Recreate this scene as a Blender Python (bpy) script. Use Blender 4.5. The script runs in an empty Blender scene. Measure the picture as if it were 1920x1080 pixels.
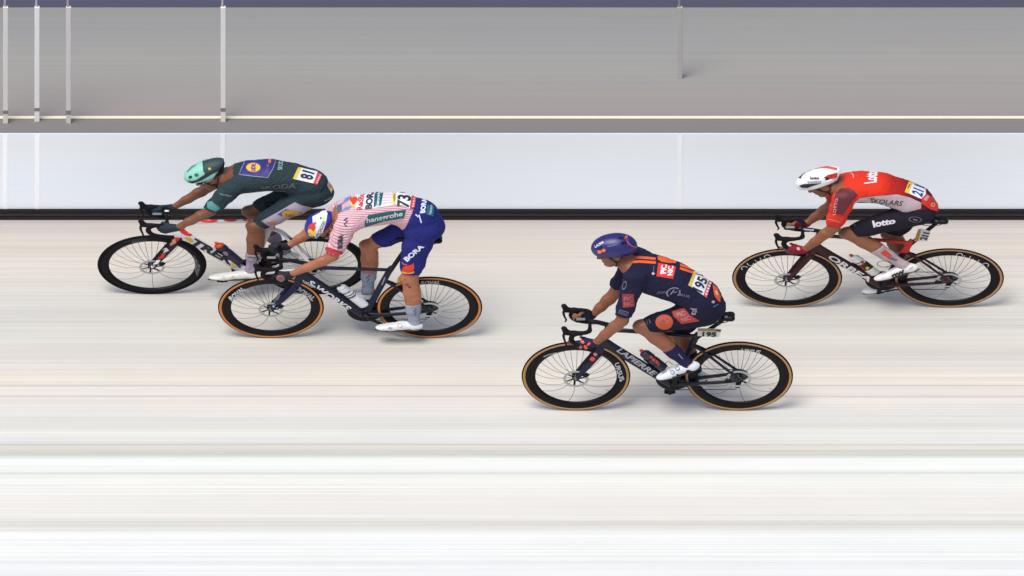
import bpy, bmesh, math, random
import numpy as np
from mathutils import Vector, Matrix
from mathutils.bvhtree import BVHTree

random.seed(7); np.random.seed(7)
scene = bpy.context.scene
col = scene.collection
rad = math.radians

# ------------------------------------------------------------------ camera
# A finish-line camera: far away, long lens, looking across the road from a tower.
ELEV = rad(31.0)
PPM = 196.0                       # photograph pixels per metre
KZ, KY = PPM*math.cos(ELEV), PPM*math.sin(ELEV)
cd = bpy.data.cameras.new('finish_camera'); cam = bpy.data.objects.new('finish_camera', cd)
col.objects.link(cam); scene.camera = cam
cd.type = 'ORTHO'; cd.ortho_scale = 1920/PPM; cd.clip_end = 500
VIEW = Vector((0, math.cos(ELEV), -math.sin(ELEV)))
def ground_y(py): return (600-py)/KY
def world_x(px): return (px-960)/PPM
cam.location = Vector((0, ground_y(540), 0)) - VIEW*40
cam.rotation_euler = (math.pi/2-ELEV, 0, 0)

# ------------------------------------------------------------------ light
SUN_EL, SUN_AZ = rad(65), rad(218)       # high, veiled sun over the camera tower
w = bpy.data.worlds.new('World'); scene.world = w; w.use_nodes = True
wn = w.node_tree.nodes; wl = w.node_tree.links
sky = wn.new('ShaderNodeTexSky'); sky.sky_type = 'NISHITA'; sky.sun_disc = False
sky.sun_elevation = SUN_EL; sky.sun_rotation = SUN_AZ
sky.air_density = 1.0; sky.dust_density = 3.0; sky.ozone_density = 1.0
bg = wn['Background']; bg.inputs['Strength'].default_value = 0.10
wl.new(sky.outputs[0], bg.inputs[0])
sl = bpy.data.lights.new('sun', 'SUN'); sl.energy = 2.0; sl.angle = rad(34); sl.color = (1.0, .99, .97)
so = bpy.data.objects.new('sun', sl); col.objects.link(so)
sd = Vector((math.sin(SUN_AZ)*math.cos(SUN_EL), math.cos(SUN_AZ)*math.cos(SUN_EL), math.sin(SUN_EL)))
so.rotation_euler = sd.to_track_quat('Z', 'Y').to_euler(); so.location = sd*30
scene.view_settings.view_transform = 'Standard'; scene.view_settings.look = 'None'
scene.view_settings.exposure = 0.31; scene.view_settings.gamma = 1.0
scene.view_settings.use_curve_mapping = False
scene.cycles.max_bounces = 6

# ------------------------------------------------------------------ helpers
def S(r, g, b):
    def f(c):
        c /= 255.0
        return c/12.92 if c <= .04045 else ((c+.055)/1.055)**2.4
    return (f(r), f(g), f(b))
_m = {}
def M(name, rgb, rough=.6, metal=0.0, var=.12, vs=18.0, bump=0.0, bs=160.0, sss=0.0, coat=0.0, sheen=0.0, spec=None):
    if name in _m: return _m[name]
    m = bpy.data.materials.new(name); m.use_nodes = True
    nt = m.node_tree; b = nt.nodes['Principled BSDF']
    b.inputs['Roughness'].default_value = rough; b.inputs['Metallic'].default_value = metal
    c = S(*rgb)
    tc = nt.nodes.new('ShaderNodeTexCoord'); n = nt.nodes.new('ShaderNodeTexNoise')
    n.inputs['Scale'].default_value = vs; n.inputs['Detail'].default_value = 5
    nt.links.new(tc.outputs['Object'], n.inputs['Vector'])
    mr = nt.nodes.new('ShaderNodeMapRange'); mr.inputs[3].default_value = 1-var*1.6; mr.inputs[4].default_value = 1+var*1.6
    nt.links.new(n.outputs[0], mr.inputs[0])
    mx = nt.nodes.new('ShaderNodeMix'); mx.data_type = 'RGBA'; mx.blend_type = 'MULTIPLY'
    mx.inputs[0].default_value = 1; mx.inputs[6].default_value = (*c, 1)
    nt.links.new(mr.outputs[0], mx.inputs[7]); nt.links.new(mx.outputs[2], b.inputs['Base Color'])
    if bump:
        n2 = nt.nodes.new('ShaderNodeTexNoise'); n2.inputs['Scale'].default_value = bs; n2.inputs['Detail'].default_value = 3
        nt.links.new(tc.outputs['Object'], n2.inputs['Vector'])
        bp = nt.nodes.new('ShaderNodeBump'); bp.inputs['Strength'].default_value = bump; bp.inputs['Distance'].default_value = .01
        nt.links.new(n2.outputs[0], bp.inputs['Height']); nt.links.new(bp.outputs[0], b.inputs['Normal'])
    if sss:
        b.inputs['Subsurface Weight'].default_value = sss
        b.inputs['Subsurface Radius'].default_value = (.012, .005, .003); b.inputs['Subsurface Scale'].default_value = 1
    if coat: b.inputs['Coat Weight'].default_value = coat; b.inputs['Coat Roughness'].default_value = .15
    if spec is not None: b.inputs['Specular IOR Level'].default_value = spec
    if sheen: b.inputs['Sheen Weight'].default_value = sheen
    _m[name] = m
    return m

OFF = {}          # object -> offset of its mesh in its rider's frame
def link(name, me, mat, parent=None, loc=None):
    o = bpy.data.objects.new(name, me); col.objects.link(o)
    if mat is not None and not me.materials: me.materials.append(mat)
    base = Vector((0, 0, 0))
    if parent is not None:
        o.parent = parent; base = OFF.get(parent, Vector((0, 0, 0)))
    if loc is not None: o.location = Vector(loc)-base
    else: o.location = -base
    OFF[o] = base + o.location
    return o
def tag(o, label, cat, group=None, kind=None):
    if label: o['label'] = label
    if cat: o['category'] = cat
    if group: o['group'] = group
    if kind: o['kind'] = kind
    return o
def mesh_np(name, v, q, smooth=True):
    me = bpy.data.meshes.new(name)
    v = np.asarray(v, np.float32); q = np.asarray(q, np.int32)
    nf, k = q.shape
    me.vertices.add(len(v)); me.vertices.foreach_set('co', v.ravel())
    me.loops.add(nf*k); me.loops.foreach_set('vertex_index', q.ravel())
    me.polygons.add(nf); me.polygons.foreach_set('loop_start', np.arange(0, nf*k, k, dtype=np.int32))
    me.polygons.foreach_set('use_smooth', np.full(nf, smooth))
    me.update(calc_edges=True); me.validate()
    return me
def mesh_bm(name, bm, smooth=False):
    bmesh.ops.recalc_face_normals(bm, faces=bm.faces)
    me = bpy.data.meshes.new(name); bm.to_mesh(me); bm.free()
    if smooth:
        for p in me.polygons: p.use_smooth = True
    return me
def add_box(bm, x0, x1, y0, y1, z0, z1, bev=0.0):
    r = bmesh.ops.create_cube(bm, size=1.0)
    for v in r['verts']:
        v.co = Vector((x0+(v.co.x+.5)*(x1-x0), y0+(v.co.y+.5)*(y1-y0), z0+(v.co.z+.5)*(z1-z0)))
    if bev:
        es = list({e for v in r['verts'] for e in v.link_edges})
        bmesh.ops.bevel(bm, geom=es, offset=bev, segments=2, affect='EDGES')
def catmull(pts, n):
    pts = [np.array(p, float) for p in pts]; out = []
    for i in range(len(pts)-1):
        p0 = pts[max(i-1, 0)]; p1 = pts[i]; p2 = pts[i+1]; p3 = pts[min(i+2, len(pts)-1)]
        for k in range(n):
            t = k/n
            out.append(.5*((2*p1)+(-p0+p2)*t+(2*p0-5*p1+4*p2-p3)*t*t+(-p0+3*p1-3*p2+p3)*t**3))
    out.append(pts[-1]); return out
def add_tube(bm, pts, seg=10, n=1, cap=True):
    """pts: (x, y, z, r_in_plane, r_lateral); lateral is along y where possible"""
    pts = [tuple(p)+((p[3],) if len(p) == 4 else ()) for p in pts]
    pts = catmull(pts, n) if n > 1 else [np.array(p, float) for p in pts]
    rings = []; prev = None
    for i, p in enumerate(pts):
        a = pts[max(i-1, 0)][:3]; b = pts[min(i+1, len(pts)-1)][:3]
        t = Vector(b-a).normalized()
        if prev is None:
            lat = Vector((0, 1, 0)) if abs(t.y) < .9 else Vector((1, 0, 0))
        else: lat = prev
        lat = (lat - t*lat.dot(t)).normalized(); prev = lat
        nrm = t.cross(lat)
        c = Vector(p[:3])
        rings.append([bm.verts.new(c + nrm*(math.cos(2*math.pi*k/seg)*p[3]) + lat*(math.sin(2*math.pi*k/seg)*p[4])) for k in range(seg)])
    for i in range(len(rings)-1):
        for k in range(seg):
            f = bm.faces.new((rings[i][k], rings[i][(k+1) % seg], rings[i+1][(k+1) % seg], rings[i+1][k])); f.smooth = True
    if cap:
        bm.faces.new(rings[0][::-1]); bm.faces.new(rings[-1])
def tube_mesh(name, *tubes, seg=10, n=1):
    bm = bmesh.new()
    for t in tubes: add_tube(bm, t, seg, n)
    return mesh_bm(name, bm)
def lathe(name, prof, seg=72, closed=True, smooth=True):
    """profile of (radius, y) turned about the y axis (a wheel axle)"""
    n = len(prof); v = []
    for i in range(seg):
        a = 2*math.pi*i/seg; c, s = math.cos(a), math.sin(a)
        for r, y in prof: v.append((r*c, y, r*s))
    q = []
    m = n if closed else n-1
    for i in range(seg):
        for j in range(m):
            a = i*n+j; b = i*n+(j+1) % n; c = ((i+1) % seg)*n+(j+1) % n; d = ((i+1) % seg)*n+j
            q.append((a, b, c, d))
    return mesh_np(name, v, q, smooth)

# ---- implicit surfaces: a body, a shirt or a helmet is one continuous skin
class Sdf:
    def __init__(s, lo, hi, h):
        s.h = h; s.lo = np.array(lo, float)
        n = np.ceil((np.array(hi, float)-s.lo)/h).astype(int)+1
        s.ax = [s.lo[i]+h*np.arange(n[i]) for i in range(3)]
        s.D = np.full(n, 1.0, np.float32)
    def _reg(s, lo, hi):
        sl = []
        for i in range(3):
            a = int(max(0, math.floor((lo[i]-s.lo[i])/s.h))); b = int(min(s.D.shape[i], math.ceil((hi[i]-s.lo[i])/s.h)+1))
            if b <= a: return None, None
            sl.append(slice(a, b))
        g = [s.ax[0][sl[0]][:, None, None], s.ax[1][sl[1]][None, :, None], s.ax[2][sl[2]][None, None, :]]
        return tuple(sl), g
    def _put(s, sl, d, k, cuts, g, sub):
        for p, n in (cuts or ()):
            d = np.maximum(d, (g[0]-p[0])*n[0]+(g[1]-p[1])*n[1]+(g[2]-p[2])*n[2])
        a = s.D[sl]
        if sub:
            d = -d; h = np.maximum(k-np.abs(a-d), 0)/k; s.D[sl] = np.maximum(a, d)+h*h*k*.25
        else:
            h = np.maximum(k-np.abs(a-d), 0)/k; s.D[sl] = np.minimum(a, d)-h*h*k*.25
    def cap(s, a, b, ra, rb, k=.02, off=0.0, cuts=None, sub=False):
        a = np.array(a, float); b = np.array(b, float); ra += off; rb += off
        m = max(ra, rb)+k+3*s.h
        sl, g = s._reg(np.minimum(a, b)-m, np.maximum(a, b)+m)
        if sl is None: return
        ab = b-a; L = max(float(ab@ab), 1e-9)
        t = np.clip(((g[0]-a[0])*ab[0]+(g[1]-a[1])*ab[1]+(g[2]-a[2])*ab[2])/L, 0, 1)
        d = np.sqrt((g[0]-a[0]-ab[0]*t)**2+(g[1]-a[1]-ab[1]*t)**2+(g[2]-a[2]-ab[2]*t)**2)-(ra+(rb-ra)*t)
        s._put(sl, d.astype(np.float32), k, cuts, g, sub)
    def ell(s, c, r, R=None, k=.02, off=0.0, cuts=None, sub=False):
        c = np.array(c, float); r = np.array(r, float)+off
        R = np.eye(3) if R is None else np.array(R, float)      # rows: local axes
        m = float(max(r))+k+3*s.h
        sl, g = s._reg(c-m, c+m)
        if sl is None: return
        q = [((g[0]-c[0])*R[i][0]+(g[1]-c[1])*R[i][1]+(g[2]-c[2])*R[i][2]) for i in range(3)]
        k0 = np.sqrt((q[0]/r[0])**2+(q[1]/r[1])**2+(q[2]/r[2])**2)
        k1 = np.sqrt((q[0]/r[0]**2)**2+(q[1]/r[1]**2)**2+(q[2]/r[2]**2)**2)
        d = k0*(k0-1)/np.maximum(k1, 1e-6)
        s._put(sl, d.astype(np.float32), k, cuts, g, sub)
    def cut(s, p, n):
        g = [s.ax[0][:, None, None], s.ax[1][None, :, None], s.ax[2][None, None, :]]
        s.D = np.maximum(s.D, ((g[0]-p[0])*n[0]+(g[1]-p[1])*n[1]+(g[2]-p[2])*n[2]).astype(np.float32))
    def mesh(s, name):
        D = s.D; h = s.h
        nz = np.argwhere(D < 0)
        lo = np.maximum(nz.min(0)-2, 0); hi = np.minimum(nz.max(0)+3, D.shape)
        D = D[lo[0]:hi[0], lo[1]:hi[1], lo[2]:hi[2]]; org = s.lo+lo*h
        ins = D < 0
        cs = [(i, j, k) for i in (0, 1) for j in (0, 1) for k in (0, 1)]
        sh = tuple(n-1 for n in D.shape)
        def cor(A, c): return A[c[0]:c[0]+sh[0], c[1]:c[1]+sh[1], c[2]:c[2]+sh[2]]
        cnt = sum(cor(ins, c).astype(np.int8) for c in cs)
        mixed = (cnt > 0) & (cnt < 8)
        idx = np.argwhere(mixed); N = len(idx)
        ids = np.full(sh, -1, np.int32); ids[mixed] = np.arange(N)
        acc = np.zeros((N, 3)); ac = np.zeros(N)
        vals = {c: D[idx[:, 0]+c[0], idx[:, 1]+c[1], idx[:, 2]+c[2]] for c in cs}
        for a in cs:
            for ax in range(3):
                if a[ax]: continue
                b = list(a); b[ax] = 1; b = tuple(b)
                va, vb = vals[a], vals[b]; x = (va < 0) != (vb < 0)
                t = va[x]/(va[x]-vb[x])
                p = np.tile(np.array(a, float), (x.sum(), 1)); p[:, ax] += t
                acc[x] += p; ac[x] += 1
        V = org+(idx+acc/ac[:, None])*h
        Q = []
        for ax in range(3):
            u, v = (ax+1) % 3, (ax+2) % 3
            s0 = [slice(None)]*3; s1 = [slice(None)]*3; s0[ax] = slice(0, -1); s1[ax] = slice(1, None)
            A = ins[tuple(s0)]; B = ins[tuple(s1)]
            e = np.argwhere(A != B); fl = A[e[:, 0], e[:, 1], e[:, 2]]
            ok = (e[:, u] > 0) & (e[:, v] > 0) & (e[:, u] < sh[u]) & (e[:, v] < sh[v])
            e = e[ok]; fl = fl[ok]
            def at(du, dv):
                f = e.copy(); f[:, u] += du; f[:, v] += dv; return ids[f[:, 0], f[:, 1], f[:, 2]]
            q = np.stack([at(-1, -1), at(0, -1), at(0, 0), at(-1, 0)], 1)
            q[~fl] = q[~fl][:, ::-1]
            Q.append(q)
        Q = np.concatenate(Q); Q = Q[(Q >= 0).all(1)]
        return mesh_np(name, V, Q)
# ------------------------------------------------------------------ the setting
def streak_mat(name, stops, lines=(), amp=.06, fine=70.0, rough=.75, bump=.15, axis='Y', spec=.3, warm=.028, cross=.03):
    """a surface whose paint and dirt run in long streaks along x; stops = (coordinate, sRGB)"""
    m = bpy.data.materials.new(name); m.use_nodes = True
    nt = m.node_tree; N = nt.nodes; L = nt.links; b = N['Principled BSDF']
    b.inputs['Roughness'].default_value = rough; b.inputs['Specular IOR Level'].default_value = spec
    geo = N.new('ShaderNodeNewGeometry'); sep = N.new('ShaderNodeSeparateXYZ'); L.new(geo.outputs['Position'], sep.inputs[0])
    co = sep.outputs[axis]
    lo, hi = stops[0][0], stops[-1][0]
    def mapr(lo, hi, a=0, c=1, src=None):
        r = N.new('ShaderNodeMapRange'); r.inputs[1].default_value = lo; r.inputs[2].default_value = hi
        r.inputs[3].default_value = a; r.inputs[4].default_value = c
        L.new(src if src is not None else co, r.inputs[0]); return r.outputs[0]
    rp = N.new('ShaderNodeValToRGB'); cr = rp.color_ramp
    for i, (t, c) in enumerate(stops):
        p = (t-lo)/(hi-lo) if hi > lo else 0
        e = cr.elements[i] if i < 2 else cr.elements.new(p)
        e.position = p
    els = sorted(cr.elements, key=lambda e: e.position)
    for e, (t, c) in zip(els, stops): e.color = (*S(*c), 1)
    L.new(mapr(lo, hi), rp.inputs[0])
    out = rp.outputs[0]
    def mul(a, fac):
        x = N.new('ShaderNodeMix'); x.data_type = 'RGBA'; x.blend_type = 'MULTIPLY'; x.inputs[0].default_value = 1
        L.new(a, x.inputs[6]); L.new(fac, x.inputs[7]); return x.outputs[2]
    def noise(sc, vec_scale, lo_, hi_, seed=0, colour=False):
        cm = N.new('ShaderNodeCombineXYZ'); sx = N.new('ShaderNodeMath'); sx.operation = 'MULTIPLY'; sx.inputs[1].default_value = vec_scale
        L.new(sep.outputs['X'], sx.inputs[0]); L.new(sx.outputs[0], cm.inputs[0]); L.new(co, cm.inputs[1]); cm.inputs[2].default_value = seed
        n = N.new('ShaderNodeTexNoise'); n.inputs['Scale'].default_value = sc; n.inputs['Detail'].default_value = 5; n.inputs['Roughness'].default_value = .7
        L.new(cm.outputs[0], n.inputs['Vector'])
        if colour:
            x = N.new('ShaderNodeMix'); x.data_type = 'RGBA'; x.inputs[6].default_value = (1+warm*1.1, 1+warm*.5, 1-warm*1.8, 1); x.inputs[7].default_value = (1-warm*1.5, 1+warm*.2, 1+warm*1.2, 1)
            L.new(mapr(.3, .7, 0, 1, n.outputs[0]), x.inputs[0]); return x.outputs[2]
        return mapr(.25, .75, lo_, hi_, n.outputs[0])
    out = mul(out, noise(fine, .0006, 1-amp, 1+amp*.55, 1))
    out = mul(out, noise(fine*.22, .002, 1-amp, 1+amp*.6, 4))
    out = mul(out, noise(fine*2.6, .0006, 1-amp*.8, 1+amp*.5, 13))
    out = mul(out, noise(fine*.16, .02, 0, 0, 9, True))
    out = mul(out, noise(2.2, .35, 1-cross, 1+cross, 6))          # slight wear along the road
    out = mul(out, noise(90, 1.0, .985, 1.012, 8))                # fine aggregate
    if lines:
        rp2 = N.new('ShaderNodeValToRGB'); c2 = rp2.color_ramp
        ls = sorted(lines)[:10]; els = []
        for (t, wd, v) in ls: els += [(t-wd, 1), (t, v), (t+wd, 1)]
        a0, b0 = els[0][0]-.01, els[-1][0]+.01
        for i, (t, v) in enumerate(els):
            e = c2.elements[i] if i < 2 else c2.elements.new((t-a0)/(b0-a0))
            e.position = (t-a0)/(b0-a0)
        for e, (t, v) in zip(sorted(c2.elements, key=lambda e: e.position), els): e.color = (v, v*.985, v*.96, 1)
        L.new(mapr(a0, b0), rp2.inputs[0]); out = mul(out, rp2.outputs[0])
    L.new(out, b.inputs['Base Color'])
    nb = N.new('ShaderNodeTexNoise'); nb.inputs['Scale'].default_value = 160; L.new(geo.outputs['Position'], nb.inputs['Vector'])
    bp = N.new('ShaderNodeBump'); bp.inputs['Strength'].default_value = bump; bp.inputs['Distance'].default_value = .004
    L.new(nb.outputs[0], bp.inputs['Height']); L.new(bp.outputs[0], b.inputs['Normal'])
    return m
def sheet(name, x0, x1, y0, y1, z, mat):
    return link(name, mesh_np(name, [(x0, y0, z), (x1, y0, z), (x1, y1, z), (x0, y1, z)], [(0, 1, 2, 3)], False), mat)
G = ground_y
YB = G(413)                                           # foot of the barrier
tag(sheet('ground', -150, 150, -120, 150, -.03, M('asphalt', (74, 72, 72), .9, var=.2, vs=4, bump=.3)), None, None, kind='structure')
ROADC = [(1400, (244, 244, 244)), (1062, (243, 244, 244)), (1055, (234, 236, 238)), (1048, (247, 248, 246)), (1015, (245, 245, 245)), (1004, (251, 253, 253)), (998, (243, 242, 239)), (989, (228, 226, 220)), (979, (224, 220, 214)),
         (973, (238, 234, 229)), (940, (241, 237, 232)), (898, (246, 246, 241)), (886, (237, 238, 232)), (876, (249, 251, 249)), (857.6, (248, 249, 245)), (856.4, (212, 213, 206)), (848, (212, 212, 206)),
         (841, (230, 221, 210)), (832, (232, 230, 227)), (810, (239, 237, 232)), (800, (227, 225, 219)), (780, (232, 230, 227)), (755, (238, 230, 224)), (735, (236, 229, 224)), (710, (238, 230, 218)), (688, (231, 225, 219)), (660, (222, 215, 210)), (640, (228, 224, 216)),
         (600, (218, 215, 210)), (500, (223, 216, 209)), (462, (213, 205, 198)), (414, (200, 192, 190))]
E_ROAD = (1.09, 1.10, 1.12)          # how bright a white card lies on this road
def paint(c, e=E_ROAD):
    out = []
    for v, k in zip(S(*c), e):
        v = min(v/k, .9); out.append(255*(12.92*v if v <= .0031308 else 1.055*v**(1/2.4)-.055))
    return tuple(out)
road = sheet('road', -40, 40, G(1700), YB+.04, 0.0, streak_mat('painted_road', [(G(y), paint(c)) for y, c in ROADC],
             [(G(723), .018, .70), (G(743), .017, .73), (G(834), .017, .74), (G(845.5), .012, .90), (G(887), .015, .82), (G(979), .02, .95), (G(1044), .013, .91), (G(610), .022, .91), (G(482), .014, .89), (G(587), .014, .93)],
             amp=.16, fine=150))
tag(road, None, None, kind='structure')
# barrier
bar = bpy.data.objects.new('barrier', None); col.objects.link(bar); bar.location = (0, YB, 0)
OFF[bar] = Vector((0, YB, 0))
tag(bar, 'long white board barrier on a black base along the far edge of the road', 'barrier')
def zb(py): return (413-py)/KZ
def strip(name, x0, x1, dy0, dy1, z0, z1, mat, parent, bev=.004):
    bm = bmesh.new(); add_box(bm, x0, x1, dy0, dy1, z0, z1, bev)
    return link(name, mesh_bm(name, bm), mat, parent, Vector((0, YB, 0)))
strip('base_kerb', -40, 40, .002, .09, 0, zb(408.3), M('black_rubber', (30, 22, 32), .8, var=.2), bar)
strip('base_plinth', -40, 40, .022, .09, zb(408.2), zb(401.6), streak_mat('dark_plinth', [(0, (84, 76, 74)), (.05, (84, 76, 74)), (.2, (74, 66, 62))], axis='Z', amp=.12, fine=90, rough=.5), bar)
strip('base_rail', -40, 40, .0, .1, zb(401.5), zb(395), M('black_rail', (8, 3, 6), .8, var=.2), bar)
board = streak_mat('white_board', [(0, (241, 246, 251)), (.14, (243, 248, 253)), (.35, (241, 246, 253)), (.6, (239, 243, 248)), (.85, (237, 241, 244)), (1.0, (237, 242, 248))], axis='Z', amp=.02, fine=45, rough=.45, bump=.03, warm=.012, cross=.008)
xs = [-40, world_x(10), world_x(70), world_x(418), world_x(1275), 40]
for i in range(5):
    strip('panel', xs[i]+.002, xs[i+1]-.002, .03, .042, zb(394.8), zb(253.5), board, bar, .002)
for px, c in ((10, (254, 255, 255)), (70, (255, 255, 255)), (418, (253, 255, 255)), (1275, (246, 249, 251))):  # bright flashes across the board, given shape as thin white strips
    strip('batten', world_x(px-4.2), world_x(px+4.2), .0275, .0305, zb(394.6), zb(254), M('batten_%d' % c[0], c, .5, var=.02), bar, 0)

# beyond the barrier
pave = streak_mat('grey_pavement', [(G(y), paint(c)) for y, c in ((252, (134, 129, 127)), (226, (138, 132, 127)), (222, (140, 134, 128)), (214, (158, 149, 146)), (150, (162, 156, 152)), (110, (161, 158, 153)), (60, (155, 152, 151)), (10, (149, 147, 144)))], amp=.06, fine=60, bump=.1, cross=.02)
tag(sheet('pavement', -40, 40, YB+.12, G(14), 0.0, pave), None, None, kind='structure')
bm = bmesh.new(); add_box(bm, -40, 40, G(223.6), G(219.2), 0, .014, .005)
kb = link('kerb', mesh_bm('kerb', bm), M('cream_stone', (240, 230, 204), .7, var=.03, vs=3)); tag(kb, None, None, kind='structure')
tag(sheet('far_road', -40, 40, G(14)+.001, G(-600), -.012, streak_mat('blue_grey_asphalt', [(G(y), paint(c)) for y, c in ((14, (84, 82, 98)), (0, (82, 84, 100)), (-600, (82, 84, 98)))], amp=.06, fine=50)), None, None, kind='structure')
FLASH_STREAKS = [(10.5, 232, 207, 213.5, (244, 236, 228), 'pale post behind the white barrier, nearest the edge of the view'),
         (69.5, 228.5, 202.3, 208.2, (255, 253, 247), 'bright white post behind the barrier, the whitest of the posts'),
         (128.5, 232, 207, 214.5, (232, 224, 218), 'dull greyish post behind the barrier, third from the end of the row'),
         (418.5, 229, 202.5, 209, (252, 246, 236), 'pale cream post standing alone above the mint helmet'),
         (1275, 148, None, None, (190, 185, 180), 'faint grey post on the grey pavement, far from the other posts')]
for px, yb, r0, r1, c, lab in FLASH_STREAKS:  # streaks of flash light, given solid shape as thin uprights
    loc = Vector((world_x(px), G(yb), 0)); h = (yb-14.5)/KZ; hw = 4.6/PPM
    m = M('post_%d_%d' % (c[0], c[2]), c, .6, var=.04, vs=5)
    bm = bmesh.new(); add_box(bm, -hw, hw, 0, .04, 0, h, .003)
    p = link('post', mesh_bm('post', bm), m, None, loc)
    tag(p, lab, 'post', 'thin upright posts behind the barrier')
    bm = bmesh.new(); add_box(bm, -hw*.42-.008, hw*.42-.008, .01, .03, h-.002, h+.25, .002)
    link('tip', mesh_bm('tip', bm), M('post_tip_%d' % c[0], tuple(int(v*.8) for v in c), .5), p, loc)
    if r0:  # grey band shapes the break in the flash streak
        bm = bmesh.new(); add_box(bm, -hw-.002, hw+.002, -.003, .043, (yb-r1)/KZ, (yb-r0)/KZ, .001)
        link('ring', mesh_bm('ring', bm), M('post_ring', (146, 138, 131), .6), p, loc)
# ------------------------------------------------------------------ one rider's frame of reference
class Frame:
    """local metres of one bicycle: x back along the bike, y away from the camera tower, z up; measured off the photograph"""
    def __init__(s, px0, yg, kx, sc):
        s.px0, s.yg, s.kx, s.s = px0, yg, kx, sc
        s.loc = Vector((world_x(px0), ground_y(yg), 0)); s.scale = Vector((kx/PPM, sc, sc))
    def L(s, px, py, Y=0.0):
        return Vector(((px-s.px0)/s.kx, Y, (s.yg-py-KY*s.s*Y)/(KZ*s.s)))
    def P(s, v):
        return (s.px0+v[0]*s.kx, s.yg-KZ*s.s*v[2]-KY*s.s*v[1])
    def place(s, o):
        o.location = s.loc; o.scale = s.scale; OFF[o] = Vector((0, 0, 0))
_bvh = {}
def bvh_of(objs):
    key = tuple(o.name for o in objs)
    if key in _bvh: return _bvh[key]
    V = []; F = []
    for o in objs:
        me = o.data; b = len(V); off = OFF[o]
        co = np.empty(len(me.vertices)*3, np.float32); me.vertices.foreach_get('co', co)
        V += [tuple(c) for c in (co.reshape(-1, 3)+np.array(off)[None])]
        F += [tuple(b+i for i in p.vertices) for p in me.polygons]
    _bvh[key] = BVHTree.FromPolygons(V, F)
    return _bvh[key]
def lay(fr, name, bm, targets, mat, parent, off=.004, step=2.6):
    """lay a flat print (in photograph pixels) onto the cloth or tube below it"""
    tree = bvh_of(targets)
    xs = [v.co.x for v in bm.verts]; ys = [v.co.y for v in bm.verts]
    for ax, lo, hi in ((0, min(xs), max(xs)), (1, min(ys), max(ys))):
        n = int((hi-lo)/step)
        for i in range(1, n+1):
            p = Vector((0, 0, 0)); p[ax] = lo+(hi-lo)*i/(n+1); nn = Vector((0, 0, 0)); nn[ax] = 1
            bmesh.ops.bisect_plane(bm, geom=bm.verts[:]+bm.edges[:]+bm.faces[:], plane_co=p, plane_no=nn)
    bm.verts.ensure_lookup_table()
    pix = [(v.co.x, v.co.y) for v in bm.verts]; idx = {v: i for i, v in enumerate(bm.verts)}
    def cast(x, y): return tree.ray_cast(fr.L(x, y, -2.0), VIEW, 6.0)
    hits = [cast(*q) for q in pix]; done = [h if h[0] is not None else None for h in hits]
    for v in bm.verts:                                   # a print ends where the cloth curves out of reach
        i = idx[v]
        if hits[i][0] is not None: continue
        best = None
        for e in v.link_edges:
            j = idx[e.other_vert(v)]
            if hits[j][0] is None: continue
            d2 = (pix[i][0]-pix[j][0])**2+(pix[i][1]-pix[j][1])**2
            if best is None or d2 < best[0]: best = (d2, j)
        if best is None: continue
        j = best[1]; t0, t1, h0 = 0.0, 1.0, hits[j]
        for _ in range(7):
            tm = (t0+t1)/2; h = cast(pix[j][0]+(pix[i][0]-pix[j][0])*tm, pix[j][1]+(pix[i][1]-pix[j][1])*tm)
            if h[0] is None: t1 = tm
            else: t0, h0 = tm, h
        done[i] = h0
    dead = []; dep = {}
    for v in bm.verts:
        h = done[idx[v]]
        if h is None: dead.append(v); continue
        dep[v] = h[3]; v.co = h[0]-VIEW*off+h[1]*(.0015 if h[1].dot(VIEW) < 0 else -.0015)
    bmesh.ops.delete(bm, geom=dead, context='VERTS')
    bad = [e for e in bm.edges if abs(dep[e.verts[0]]-dep[e.verts[1]]) > .10]
    if bad: bmesh.ops.delete(bm, geom=bad, context='EDGES')
    if not bm.faces: bm.free(); return None
    for f in bm.faces: f.smooth = True
    # a print has a little thickness of its own
    me = mesh_bm(name, bm, True)
    return link(name, me, mat, parent)
def poly_bm(pts):
    bm = bmesh.new(); vs = [bm.verts.new((p[0], p[1], 0)) for p in pts]
    f = bm.faces.new(vs); bmesh.ops.triangulate(bm, faces=[f]); return bm
def ell_pts(cx, cy, rx, ry, a=0, n=28):
    ca, sa = math.cos(rad(a)), math.sin(rad(a))
    return [(cx+rx*math.cos(t)*ca-ry*math.sin(t)*sa, cy+rx*math.cos(t)*sa+ry*math.sin(t)*ca) for t in [2*math.pi*i/n for i in range(n)]]
def ring_bm(cx, cy, rx, ry, tk, a=0, t0=0, t1=360, n=36):
    bm = bmesh.new(); ca, sa = math.cos(rad(a)), math.sin(rad(a)); prev = None
    for i in range(n+1):
        t = rad(t0+(t1-t0)*i/n); row = []
        for k in (1, 1-tk):
            x, y = rx*k*math.cos(t), ry*k*math.sin(t)
            row.append(bm.verts.new((cx+x*ca-y*sa, cy+x*sa+y*ca, 0)))
        if prev: bm.faces.new((prev[0], row[0], row[1], prev[1]))
        prev = row
    return bm
def line_bm(pts, wd):
    bm = bmesh.new(); prev = None; n = len(pts)
    for i, p in enumerate(pts):
        a = pts[max(i-1, 0)]; b = pts[min(i+1, n-1)]
        dx, dy = b[0]-a[0], b[1]-a[1]; L = math.hypot(dx, dy) or 1
        nx, ny = -dy/L*wd/2, dx/L*wd/2
        row = (bm.verts.new((p[0]+nx, p[1]+ny, 0)), bm.verts.new((p[0]-nx, p[1]-ny, 0)))
        if prev: bm.faces.new((prev[0], row[0], row[1], prev[1]))
        prev = row
    return bm
_txt = {}
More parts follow.
